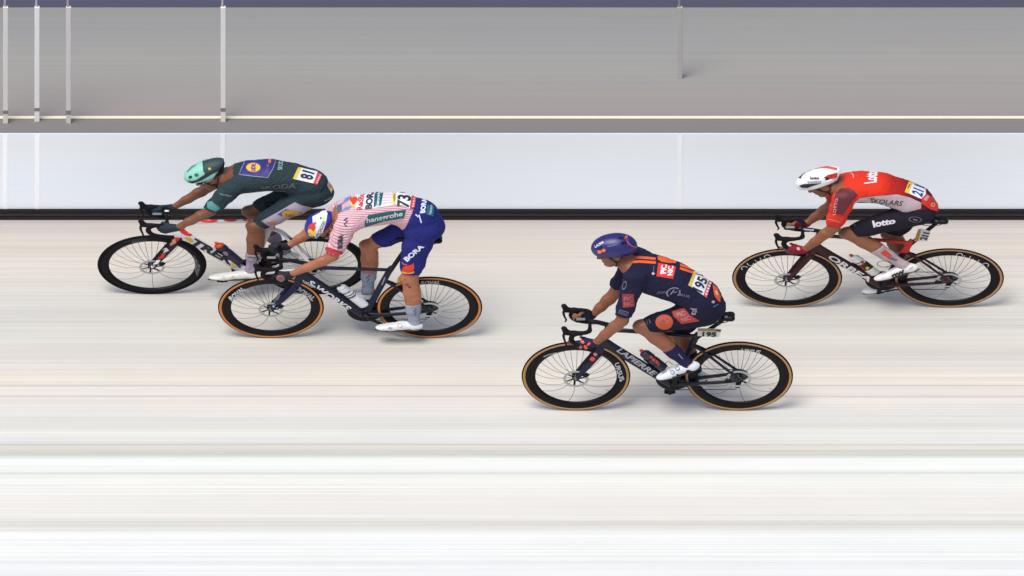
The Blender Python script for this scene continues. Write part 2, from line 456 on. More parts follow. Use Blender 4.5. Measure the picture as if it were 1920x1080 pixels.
def text_bm(s, quad, bold=.015, shear=0.0, gap=1.0):
    """quad: top left, top right, bottom right, bottom left of the upright word, in photograph pixels"""
    key = (s, bold, shear, gap)
    if key not in _txt:
        cu = bpy.data.curves.new('word', 'FONT'); cu.body = s; cu.offset = bold; cu.shear = shear; cu.space_character = gap
        cu.resolution_u = 3
        o = bpy.data.objects.new('word', cu); col.objects.link(o)
        dg = bpy.context.evaluated_depsgraph_get()
        me = bpy.data.meshes.new_from_object(o.evaluated_get(dg))
        bpy.data.objects.remove(o); bpy.data.curves.remove(cu)
        _txt[key] = ([tuple(v.co[:2]) for v in me.vertices], [tuple(p.vertices) for p in me.polygons]); bpy.data.meshes.remove(me)
    V, F = _txt[key]
    x0 = min(v[0] for v in V); x1 = max(v[0] for v in V); y0 = min(v[1] for v in V); y1 = max(v[1] for v in V)
    tl, tr, br, bl = quad; bm = bmesh.new(); vs = []
    for x, y in V:
        u = (x-x0)/(x1-x0); t = (y-y0)/(y1-y0)
        vs.append(bm.verts.new(((1-u)*t*tl[0]+u*t*tr[0]+u*(1-t)*br[0]+(1-u)*(1-t)*bl[0], (1-u)*t*tl[1]+u*t*tr[1]+u*(1-t)*br[1]+(1-u)*(1-t)*bl[1], 0)))
    for f in F:
        try: bm.faces.new([vs[i] for i in f])
        except ValueError: pass
    return bm
INK = dict(var=.03, rough=.6)
def ink(rgb): return M('print_%d_%d_%d' % rgb, rgb, **INK)
# ------------------------------------------------------------------ bicycles
black = M('satin_black', (13, 10, 15), .5, var=.15, spec=.22)
carbon = M('carbon_black', (15, 12, 19), .45, var=.25, vs=60, spec=.25)
rubber = M('tyre_rubber', (20, 17, 19), .85, var=.15, vs=90, bump=.2, bs=400, spec=.12)
steel = M('brushed_steel', (176, 178, 182), .32, metal=1.0, var=.1, vs=80)
dsteel = M('dark_steel', (92, 92, 98), .4, metal=.9, var=.2, vs=80)
spoke_m = M('spoke_black', (74, 70, 76), .45, metal=.5)
tape_m = M('bar_tape', (22, 18, 25), .75, var=.25, vs=120, bump=.4, bs=220, spec=.15)
hood_m = M('hood_rubber', (19, 15, 21), .7, var=.15, bump=.2, spec=.18)
WR = .34
def spoke_mesh(side, rin, th0):
    """a spoke as the finish camera records a rolling wheel: close-set above the hub, bowed below it"""
    pts = []; th = th0; n = 9
    for i in range(n+1):
        r = .018+(rin+.006-.018)*i/n
        for _ in range(12):
            f = th-th0-r*math.cos(th)/WR; d = 1+r*math.sin(th)/WR; th -= f/max(d, .12)
        pts.append((r*math.cos(th), side*(.022-.020*i/n), r*math.sin(th), .0016, .0016))
    return tube_mesh('spoke', pts, seg=5)
def wheel(fr, root, hub, spec, rear):
    rin = spec.get('rin', .256)
    prof = [(.3165, -.012), (.300, -.0145), (.282, -.0142), (rin+.01, -.008), (rin, 0), (rin+.01, .008), (.282, .0142), (.300, .0145), (.3165, .012)]
    rim = link('wheel', lathe('rim', prof, 96), spec['rim_m'], root, hub)
    tp = [(.326+.0142*math.cos(a), .0142*math.sin(a)) for a in [2*math.pi*i/14 for i in range(14)]]
    link('tyre', lathe('tyre', tp, 96), rubber, rim, hub)
    if spec.get('wall'):
        for sd in (-1, 1):
            sp = [(.326+.0149*math.cos(rad(a)), sd*.0149*math.sin(rad(a))) for a in (66, 84, 102, 120, 138, 150)]
            sp += [(.326+.0138*math.cos(rad(a)), sd*.0138*math.sin(rad(a))) for a in (150, 120, 84, 66)]
            link('sidewall', lathe('sidewall', sp, 96), M('sidewall_%d' % spec['wall'][0], spec['wall'], .7, var=.1, vs=30), rim, hub)
    n = 22; ph = random.random()*.28
    for i in range(n):
        link('spoke', spoke_mesh(1 if i % 2 else -1, rin, ph+2*math.pi*i/n), spoke_m, rim, hub)
    hp = [(.0, -.045), (.013, -.045), (.014, -.03), (.026, -.026), (.026, -.02), (.014, -.012), (.013, .012), (.026, .02), (.026, .026), (.014, .03), (.013, .045), (.0, .045)]
    link('hub', lathe('hub', hp, 24), M('hub_black', (36, 34, 40), .35, metal=.5), rim, hub)
    # brake disc on the near side
    rt = link('brake_disc', lathe('brake_disc', [(.080, -.0515), (.080, -.0485), (.063, -.0485), (.063, -.0515)], 64, smooth=False), steel if spec.get('disc') != 'dark' else dsteel, rim, hub)
    bm = bmesh.new()
    for i in range(6):
        a = 2*math.pi*i/6
        add_tube(bm, [(.018*math.cos(a), -.05, .018*math.sin(a), .006, .0018), (.066*math.cos(a+.35), -.05, .066*math.sin(a+.35), .0055, .0016)], seg=6)
    link('disc_carrier', mesh_bm('disc_carrier', bm), black, rt, hub)
    link('disc_lockring', lathe('disc_lockring', [(0, -.055), (.02, -.055), (.022, -.046), (0, -.046)], 24), dsteel, rt, hub)
    bm = bmesh.new(); add_tube(bm, [(rin+.004, 0, 0, .002, .002), (rin-.028, 0, 0, .0016, .0016)], seg=5)
    v = link('valve', mesh_bm('valve', bm), dsteel, rim, hub); v.rotation_euler = (0, rad(30+40*random.random()), 0)
    return rim
def hood_mesh(T, sd, wv):
    s = Sdf((T[0]-.24, min(sd*wv, 0)-.06 if sd < 0 else wv-.06, T[2]-.1), (T[0]+.04, (sd*wv)+.06, T[2]+.12), .004)
    y = sd*wv
    a = (T[0]-.055, y, T[2]-.002); b = (T[0]-.10, y, T[2]-.004); c = (T[0]-.145, y-sd*.003, T[2]+.004); d = (T[0]-.162, y-sd*.005, T[2]+.045)
    s.cap(a, b, .020, .024, .01); s.cap(b, c, .024, .021, .01); s.cap(c, d, .021, .0185, .014); s.cap(b, (T[0]-.11, y, T[2]-.03), .02, .016, .012)
    return s.mesh('hood')
def bicycle(fr, sp):
    L = fr.L
    root = bpy.data.objects.new('bicycle', None); col.objects.link(root); fr.place(root)
    tag(root, sp['label'], 'bicycle', 'racing bicycles crossing the line')
    F = Vector((0, 0, WR)); R = Vector(((sp['rear']-fr.px0)/fr.kx, 0, WR))
    B = L(*sp['bb']); HT = L(*sp['head_top']); HB = L(*sp['head_bot']); ST = L(*sp['st_top']); SS = L(*sp['ss_top'])
    SD = L(*sp['saddle']); PT = L(*sp.get('post_top', sp['saddle'])); T = L(*sp['tops']); wv = sp.get('bw', .185)
    out = {'root': root}
    out['front'] = wheel(fr, root, F, sp, False); out['rearw'] = wheel(fr, root, R, sp, True)
    fm, km = sp['frame_m'], sp['fork_m']
    # frame
    D0 = HB+Vector((.012, 0, sp['dts'])); D1 = B+Vector((-.005, 0, -.022))
    tubes = [[(HT.x, 0, HT.z, .023, .021), ((HT.x+HB.x)/2, 0, (HT.z+HB.z)/2, .025, .02), (HB.x, 0, HB.z, .029, .024)],
             [(HT.x, 0, HT.z-.03, .026, .018), (HT.x*.85+ST.x*.15, 0, (HT.z-.025)*.85+ST.z*.15, .02, .0165), (ST.x, 0, ST.z, .016, .015)],
             [(D0.x-.01, 0, D0.z+.005, .050, .021), (D0.x*.8+D1.x*.2, 0, D0.z*.8+D1.z*.2, .039, .022), (D0.x*.15+D1.x*.85, 0, D0.z*.15+D1.z*.85, .039, .026), (D1.x, 0, D1.z, .036, .033)],
             [(B.x, 0, B.z, .034, .03), (B.x*.7+ST.x*.3, 0, B.z*.7+ST.z*.3, .024, .016), (ST.x, 0, ST.z, .022, .014), (ST.x*1.0+(SD.x-ST.x)*.06, 0, ST.z+(SD.z-ST.z)*.06, .02, .013)]]
    for sd in (-1, 1):
        tubes.append([(SS.x-.01, sd*.008, SS.z+.005, .013, .008), (SS.x+.07, sd*.03, SS.z-.06, .011, .007), (R.x-.02, sd*.062, R.z+.03, .011, .008), (R.x+.004, sd*.066, R.z-.006, .016, .006)])
        tubes.append([(B.x+.01, sd*.022, B.z-.005, .024, .012), (B.x+.10, sd*.042, B.z+.004, .02, .009), (R.x-.08, sd*.060, R.z-.024, .016, .007), (R.x, sd*.066, R.z-.004, .016, .006)])
    bm = bmesh.new()
    for t in tubes: add_tube(bm, t, 14, 5)
    out['frame'] = frame = link('frame', mesh_bm('frame', bm), fm, root)
    bm = bmesh.new()
    add_tube(bm, [(ST.x, 0, ST.z-.02, .017, .011), (PT.x, 0, PT.z-.035, .016, .0105)], 12, 3)
    link('seatpost', mesh_bm('seatpost', bm), sp.get('post_m', carbon), root)
    # fork
    bm = bmesh.new()
    add_tube(bm, [(HB.x+.012, 0, HB.z+.02, .028, .024), (HB.x-.004, 0, HB.z-.02, .032, .036), (HB.x-.012, 0, HB.z-.04, .026, .044)], 14, 4)
    for sd in (-1, 1):
        C = Vector((HB.x-.008, sd*.034, HB.z-.028))
        add_tube(bm, [(C.x, C.y, C.z, .028, .012), (C.x*.55, sd*.046, C.z*.55+F.z*.45, .023, .009), (F.x+.02, sd*.054, F.z+.03, .016, .008), (F.x, sd*.056, F.z-.012, .014, .008)], 12, 5)
    out['fork'] = fork = link('fork', mesh_bm('fork', bm), km, root)
    bm = bmesh.new()
    add_tube(bm, [(.05, -.058, WR+.03, .02, .012), (.075, -.058, WR+.055, .017, .012)], 10)
    link('brake_caliper', mesh_bm('brake_caliper', bm), black, root)
    bm = bmesh.new()
    add_tube(bm, [(R.x-.045, -.06, R.z-.012, .018, .012), (R.x-.085, -.058, R.z-.018, .017, .012)], 10)
    link('brake_caliper', mesh_bm('brake_caliper', bm), black, root)
    for c, n in ((F, 'axle'), (R, 'axle')):
        link(n, lathe(n, [(0, -.066), (.009, -.066), (.009, .066), (0, .066)], 12), dsteel, root, c)
    # cockpit
    pts = [(T.x, -.0, T.z, .016, .013), (T.x, .08, T.z, .016, .011), (T.x-.004, wv-.035, T.z, .0175), (T.x-.03, wv-.006, T.z, .0175), (T.x-.07, wv, T.z-.004, .0175),
           (T.x-.105, wv+.002, T.z-.022, .0175), (T.x-.116, wv+.005, T.z-.06, .0175), (T.x-.09, wv+.008, T.z-.10, .0175), (T.x-.03, wv+.01, T.z-.122, .0175), (T.x+.045, wv+.012, T.z-.13, .0175)]
    bm = bmesh.new()
    for sd in (-1, 1):
        add_tube(bm, [(p[0], sd*p[1])+tuple(p[2:]) for p in pts], 12, 4)
    out['bar'] = link('handlebar', mesh_bm('handlebar', bm), tape_m, root)
    bm = bmesh.new(); add_tube(bm, [(T.x-.012, 0, T.z, .016, .024), (T.x+.03, 0, T.z, .018, .02), (HT.x, 0, HT.z+.02, .02, .02), (HT.x+.02, 0, HT.z+.018, .018, .018)], 12, 4)
    out['stem'] = link('stem', mesh_bm('stem', bm), sp.get('stem_m', carbon), root)
    for sd in (-1, 1):
        hd = link('brake_hood', hood_mesh(T, sd, wv), hood_m, root)
        bm = bmesh.new(); y = sd*wv
        add_tube(bm, [(T.x-.150, y, T.z+.012, .012, .008), (T.x-.164, y, T.z-.02, .009, .008), (T.x-.160, y+sd*.004, T.z-.06, .0075, .0075), (T.x-.148, y+sd*.012, T.z-.105, .006, .007), (T.x-.155, y+sd*.015, T.z-.125, .005, .006)], 8, 4)
        link('brake_lever', mesh_bm('brake_lever', bm), black, hd)
    # computer on its mount
    bm = bmesh.new(); cx = T.x-sp.get('cpu', .07)
    add_box(bm, cx-.042, cx+.042, -.026, .026, T.z+.004, T.z+.024, .007)
    add_box(bm, cx+.03, T.x, -.012, .012, T.z-.006, T.z+.008, .003)
    out['cpu'] = cpu = link('computer', mesh_bm('computer', bm), black, root)
    bm = bmesh.new(); add_box(bm, cx-.03, cx+.026, -.02, .02, T.z+.0225, T.z+.0255, .001)
    link('screen', mesh_bm('screen', bm), M('grey_screen_%d' % sp.get('scr', (120, 130, 130))[0], sp.get('scr', (120, 130, 130)), .2), cpu)
    # saddle
    s = Sdf((SD.x-.26, -.11, SD.z-.1), (SD.x+.13, .11, SD.z+.08), .005)
    for sd in (-1, 1):
        s.cap((SD.x-.20, 0, SD.z), (SD.x-.05, sd*.018, SD.z+.004), .017, .024, .02)
        s.cap((SD.x-.05, sd*.018, SD.z+.004), (SD.x+.055, sd*.036, SD.z+.008), .024, .025, .02)
    s.cap((SD.x-.12, 0, SD.z), (SD.x+.05, 0, SD.z+.006), .022, .026, .03)
    s.cut((SD.x, 0, SD.z-.012), (0, 0, -1))
    out['saddle'] = link('saddle', s.mesh('saddle'), black, root)
    link('saddle_rail', tube_mesh('saddle_rail', *[[(SD.x-.15, sd*.012, SD.z-.012, .004), (SD.x-.06, sd*.022, SD.z-.04, .004), (SD.x+.02, sd*.022, SD.z-.038, .004), (SD.x+.05, sd*.028, SD.z-.005, .004)] for sd in (-1, 1)], seg=6, n=3), dsteel, out['saddle'])
    # crankset
    link('bottom_bracket', lathe('bottom_bracket', [(0, -.075), (.02, -.075), (.024, -.04), (.024, .04), (.02, .06), (0, .06)], 20), black, root, B)
    n = 52; cr = sp.get('ring', .108); v = []
    bm = bmesh.new(); out_v = []
    for y in (.043, .047):
        row = []
        for i in range(n*2):
            a = 2*math.pi*i/(n*2); r = cr*(1.0 if i % 2 else .965)
            row.append(bm.verts.new((r*math.cos(a), y, r*math.sin(a))))
        out_v.append(row)
    for i in range(n*2): bm.faces.new((out_v[0][i], out_v[0][(i+1) % (n*2)], out_v[1][(i+1) % (n*2)], out_v[1][i]))
    bm.faces.new(out_v[0][::-1]); bm.faces.new(out_v[1])
    link('chainring', mesh_bm('chainring', bm), sp.get('ring_m', carbon), root, B)
    ph = rad(sp['crank']); ped = {}
    for sd in (-1, 1):
        a = ph if sd < 0 else ph+math.pi
        E = B+Vector((math.cos(a)*.17, 0, math.sin(a)*.17)); ped[sd] = E+Vector((0, sd*.125, 0))
        bm = bmesh.new(); add_tube(bm, [(B.x, sd*.07, B.z, .019, .009), ((B.x+E.x)/2, sd*.075, (B.z+E.z)/2, .015, .008), (E.x, sd*.078, E.z, .014, .008)], 10, 3)
        link('crank_arm', mesh_bm('crank_arm', bm), carbon, root)
        bm = bmesh.new(); add_tube(bm, [(E.x, sd*.078, E.z, .009), (E.x, sd*.165, E.z, .008)], 8); add_box(bm, E.x-.035, E.x+.035, sd*.125-.032, sd*.125+.032, E.z-.011, E.z+.009, .006)
        link('pedal', mesh_bm('pedal', bm), black, root)
    out['ped'] = ped
    cs = lathe('cassette', [(0, .012), (.062, .012), (.062, .014), (.055, .018), (.047, .024), (.039, .030), (.03, .036), (.022, .040), (0, .040)], 40, smooth=False)
    link('cassette', cs, dsteel, root, R)
    # chain
    jx, jz = R.x-.012, R.z-.145
    up = [(B.x-.0, .046, B.z+cr, .004, .003), (R.x, .034, R.z+.042, .004, .003)]
    lo = [(B.x, .046, B.z-cr, .004, .003), (jx, .045, jz-.014, .004, .003)]
    wrap = [(R.x+.04, .034, R.z-.01, .004, .003), (jx+.03, .045, R.z-.07, .004, .003), (jx-.01, .045, jz+.04, .004, .003)]
    arc = [(B.x+cr*math.cos(t), .046, B.z+cr*math.sin(t), .004, .003) for t in [math.pi/2+math.pi*i/14 for i in range(15)]]
    link('chain', tube_mesh('chain', arc, up, lo, wrap, seg=6), M('chain_grey', (70, 66, 68), .4, metal=.8), root)
    bm = bmesh.new()
    add_tube(bm, [(R.x+.005, .055, R.z-.02, .014, .01), (R.x+.022, .058, R.z-.06, .014, .012), (R.x+.005, .052, R.z-.085, .012, .01)], 8, 3)
    add_tube(bm, [(R.x+.005, .048, R.z-.085, .016, .007), (jx, .048, jz, .016, .007)], 8)
    link('derailleur', mesh_bm('derailleur', bm), black, root)
    # bottle cage on the down tube
    b0, b1 = L(*sp['bottle'][0]), L(*sp['bottle'][1]); ax = (b1-b0).normalized(); nn = Vector((-ax.z, 0, ax.x))
    if nn.z > 0: nn = -nn
    bm = bmesh.new()
    add_tube(bm, [tuple(b0+ax*.08+nn*.041)+(.004, .012), tuple(b1-ax*.01+nn*.041)+(.004, .012)], 6)
    for t in (.09, .15):
        c = b0+ax*t
        add_tube(bm, [tuple(c+nn*(.04*math.cos(q))+Vector((0, .04*math.sin(q), 0)))+(.003, .003) for q in [rad(v) for v in range(-140, 141, 20)]], 5)
    link('bottle_cage', mesh_bm('bottle_cage', bm), sp.get('cage_m', black), root)
    out.update(F=F, R=R, B=B, T=T, wv=wv)
    return out
def bottle(fr, sp, label, body_m, cap_m, noz_m, bands=()):
    b0, b1 = fr.L(*sp['bottle'][0]), fr.L(*sp['bottle'][1]); ax = (b1-b0).normalized()
    Ln = (b1-b0).length
    q = ax.to_track_quat('Y', 'Z').to_matrix().to_4x4()
    def put(me, mat, parent=None, name='bottle'):
        me.transform(Matrix.Translation(b0) @ q); return link(name, me, mat, parent)
    body = put(lathe('bottle', [(0, .046), (.034, .046), (.0365, .052), (.0365, .09), (.033, .098), (.033, .108), (.0365, .116), (.0365, Ln-.006), (.033, Ln), (0, Ln)], 28), body_m)
    OFF[body] = Vector((0, 0, 0))
    cp = put(lathe('cap', [(0, .018), (.02, .018), (.033, .03), (.0355, .034), (.0355, .0455), (0, .0455)], 28), cap_m, body, 'cap')
    put(lathe('nozzle', [(0, -.006), (.011, -.006), (.013, .004), (.012, .0175), (0, .0175)], 18), noz_m, body, 'nozzle')
    for t0, t1, m in bands:
        put(lathe('band', [(.0368, t0), (.0374, t0+.001), (.0374, t1-.001), (.0368, t1), (.035, t1), (.035, t0)], 28), m, body, 'band')
    body.location = fr.loc; body.scale = fr.scale
    tag(body, label, 'water bottle', 'water bottles in the frames')
    return body
# ------------------------------------------------------------------ riders
skin_a = M('skin_tan', (140, 88, 60), .45, var=.16, vs=9, bump=.12, bs=90, sss=.12)
def sinew(m):
    """low relief of muscle and tendon, and a flush in the colour"""
    nt = m.node_tree; N = nt.nodes; b = N['Principled BSDF']; old = b.inputs['Normal'].links[0].from_socket
    tc = N.new('ShaderNodeTexCoord'); n = N.new('ShaderNodeTexNoise'); n.inputs['Scale'].default_value = 17; n.inputs['Detail'].default_value = 3; n.inputs['Distortion'].default_value = .8
    nt.links.new(tc.outputs['Object'], n.inputs['Vector'])
    bp = N.new('ShaderNodeBump'); bp.inputs['Strength'].default_value = .5; bp.inputs['Distance'].default_value = .02
    nt.links.new(n.outputs[0], bp.inputs['Height']); nt.links.new(old, bp.inputs['Normal']); nt.links.new(bp.outputs[0], b.inputs['Normal'])
    src = b.inputs['Base Color'].links[0].from_socket; mx = N.new('ShaderNodeMix'); mx.data_type = 'RGBA'; mx.blend_type = 'MULTIPLY'
    rp = N.new('ShaderNodeValToRGB'); rp.color_ramp.elements[0].position = .35; rp.color_ramp.elements[0].color = (1.0, .86, .8, 1); rp.color_ramp.elements[1].position = .65; rp.color_ramp.elements[1].color = (1, 1, 1, 1)
    nt.links.new(n.outputs[0], rp.inputs[0]); mx.inputs[0].default_value = .8; nt.links.new(src, mx.inputs[6]); nt.links.new(rp.outputs[0], mx.inputs[7]); nt.links.new(mx.outputs[2], b.inputs['Base Color'])
    return m
def V3(v): return (v[0], v[1], v[2])
def crease(me, amp, seed):
    """folds of stretched cloth: a few crossing waves, stronger where the cloth bends"""
    n = len(me.vertices); co = np.empty(n*3, np.float32); me.vertices.foreach_get('co', co); co = co.reshape(-1, 3)
    nr = np.empty(n*3, np.float32); me.vertices.foreach_get('normal', nr); nr = nr.reshape(-1, 3)
    rg = np.random.RandomState(seed); d = np.zeros(n)
    for i in range(9):
        k = rg.normal(size=3)*np.array([1.0, .6, .8]); k *= rg.uniform(38, 110)/np.linalg.norm(k)
        q = rg.normal(size=3)*14
        ph = co@k+1.3*np.sin(co@q+rg.uniform(0, 6))
        mask = .5+.5*np.sin(co@(rg.normal(size=3)*7)+rg.uniform(0, 6))
        d += (1-np.abs(np.sin(ph)))**2*mask-.18
    co += nr*(amp*d*.45)[:, None]
    me.vertices.foreach_set('co', co.astype(np.float32).ravel()); me.update()
    return me
class Body:
    def __init__(s): s.pr = []
    def cap(s, tag_, a, b, ra, rb, k=.02): s.pr.append(('c', tag_, V3(a), V3(b), ra, rb, k))
    def ell(s, tag_, c, r, R=None, k=.02, sub=False): s.pr.append(('e', tag_, V3(c), r, R, k, sub))
    def build(s, name, tags, h, off=0.0, cuts=None, extra=None, kscale=1.0):
        cuts = cuts or {}; sel = [p for p in s.pr if p[1] in tags]
        lo = np.full(3, 9.0); hi = np.full(3, -9.0)
        for p in sel:
            if p[0] == 'c':
                m = max(p[4], p[5])+off+.03
                for q in (p[2], p[3]): lo = np.minimum(lo, np.array(q)-m); hi = np.maximum(hi, np.array(q)+m)
            else:
                m = max(p[3])+off+.03; lo = np.minimum(lo, np.array(p[2])-m); hi = np.maximum(hi, np.array(p[2])+m)
        g = Sdf(lo, hi, h)
        for p in sel:
            cu = cuts.get(p[1])
            if p[0] == 'c': g.cap(p[2], p[3], p[4], p[5], max(p[6]*kscale, .003), off, cu)
            else: g.ell(p[2], p[3], p[4], max(p[5], .003), off if not p[6] else -off, cu, p[6])
        if extra: extra(g)
        return g.mesh(name)
def limb(B, tag_, a, b, prof, k=.02):
    a = Vector(a); b = Vector(b)
    for (t0, r0), (t1, r1) in zip(prof[:-1], prof[1:]):
        B.cap(tag_, a.lerp(b, t0), a.lerp(b, t1), r0, r1, k)
def head_frame(th):
    c, s_ = math.cos(rad(th)), math.sin(rad(th))
    f = Vector((-c, 0, -s_)); u = Vector((-s_, 0, c)); return f, Vector((0, 1, 0)), u
def make_head(B, C, th, yaw=0):
    f, y, u = head_frame(th)
    if yaw:
        q = Matrix.Rotation(rad(yaw), 3, u); f = q @ f; y = q @ y
    R = [V3(f), V3(y), V3(u)]
    def p(a, b, c): return C+f*a+y*b+u*c
    B.ell('head', p(-.005, 0, .03), (.098, .076, .092), R, .02)
    B.ell('head', p(.03, 0, -.045), (.066, .058, .085), R, .03)
    for s_ in (-1, 1):
        B.cap('head', p(-.025, s_*.052, -.05), p(.06, s_*.02, -.108), .022, .02, .025)
        B.cap('head', p(.078, s_*.014, .016), p(.066, s_*.048, .012), .012, .012, .012)      # brow
        B.cap('head', p(.078, s_*.03, -.038), p(.045, s_*.056, -.03), .014, .014, .02)       # cheek
        B.ell('head', p(.092, s_*.032, -.006), (.02, .019, .013), R, .012, True)             # eye socket
        B.ell('head', p(-.012, s_*.078, -.022), (.03, .011, .036), R, .008)                  # ear
        B.ell('head', p(-.006, s_*.091, -.022), (.016, .008, .02), R, .006, True)
        B.cap('head', p(.094, s_*.009, -.042), p(.088, s_*.017, -.04), .009, .008, .008)     # nostril
    B.cap('head', p(.088, 0, .006), p(.112, 0, -.036), .010, .0125, .01)                     # nose
    B.cap('head', p(.090, -.018, -.066), p(.090, .018, -.066), .0085, .0085, .008)           # lips
    B.cap('head', p(.086, -.015, -.080), p(.086, .015, -.080), .009, .009, .008)
    B.ell('head', p(.076, 0, -.108), (.022, .024, .02), R, .015)                             # chin
    return p, R
def make_hand(B, tag_, W, f, a, n, ext=0):
    """W wrist, f towards the knuckles, a towards the index finger, n out of the back of the hand"""
    f = Vector(f).normalized(); a = Vector(a); a = (a-f*a.dot(f)).normalized(); n0 = Vector(n); i_ = f.cross(a)
    if i_.dot(n0) > 0: i_ = -i_                                          # i_ points from the back of the hand to the palm
    for o in (-.026, -.009, .009, .026):
        B.cap(tag_+'P', W+f*.012+a*(o*.55), W+f*.082+a*o, .0165, .0145, .02)
    B.cap(tag_+'P', W+f*.02+a*.012+i_*.012, W+f*.055+a*.028+i_*.016, .018, .015, .02)
    ln = (.95, 1.05, 1.0, .8)
    for j, o in enumerate((.032, .011, -.011, -.031)):
        K = W+f*.086+a*o; l = ln[j]; r = (.0098, .0102, .0098, .0088)[j]
        if j < ext:
            c = [K, K+f*.042*l+i_*.008, K+f*.066*l+i_*.018, K+f*.080*l+i_*.034]
        else:
            c = [K, K+f*.030*l+i_*.024, K+f*.012*l+i_*.050, K-f*.012*l+i_*.050]
        B.cap(tag_+'P', c[0], c[0].lerp(c[1], .55), r+.001, r, .008)
        B.cap(tag_+'F', c[0].lerp(c[1], .4), c[1], r, r*.97, .005)
        B.cap(tag_+'F', c[1], c[2], r*.97, r*.9, .004); B.cap(tag_+'F', c[2], c[3], r*.9, r*.8, .004)
    t0 = W+f*.03+a*.026+i_*.014; t1 = t0+f*.03+a*.02+i_*.012; t2 = t1+f*.02+i_*.026; t3 = t2+i_*.018-a*.004
    B.cap(tag_+'P', t0, t1, .0135, .0115, .012); B.cap(tag_+'F', t1, t2, .0115, .0102, .006); B.cap(tag_+'F', t2, t3, .0102, .009, .005)
def make_shoe(fr, B, sd, heel, toe, ankle):
    """heel and toe: ends of the shoe at half its height"""
    H = fr.L(*heel); T = fr.L(*toe); f = (T-H).normalized(); Ln = (T-H).length
    n = Vector((f.z, 0, -f.x)) if f.x > 0 else Vector((-f.z, 0, f.x))
    n = Vector((-f.z, 0, f.x));  n = n if n.z > 0 else -n
    y = Vector((0, 1, 0)); R = [V3(f), V3(y), V3(n)]; t = 'shoe'+sd
    k = Ln/.27
    B.ell(t, H+f*.042*k+n*.004, (.044, .032, .034), R, .02)
    B.cap(t, H+f*.05*k+n*.008, H+f*.12*k+n*.012, .033, .036, .02)
    B.cap(t, H+f*.12*k+n*.010, H+f*.19*k-n*.002, .036, .033, .02)
    B.ell(t, H+f*.195*k-n*.008, (.06, .043, .027), R, .02)
    B.ell(t, T-f*.035*k-n*.012, (.036, .034, .019), R, .02)
    B.cap('shoc'+sd, H+f*.055*k+n*.012, Vector(ankle).lerp(H+f*.055*k, .35), .034, .037, .02)
    B.cap('foot'+sd, ankle, H+f*.06*k+n*.005, .033, .028, .03)
    B.cap('foot'+sd, H+f*.06*k, H+f*.18*k-n*.01, .026, .022, .03)
    return H, T, f, n, R, k
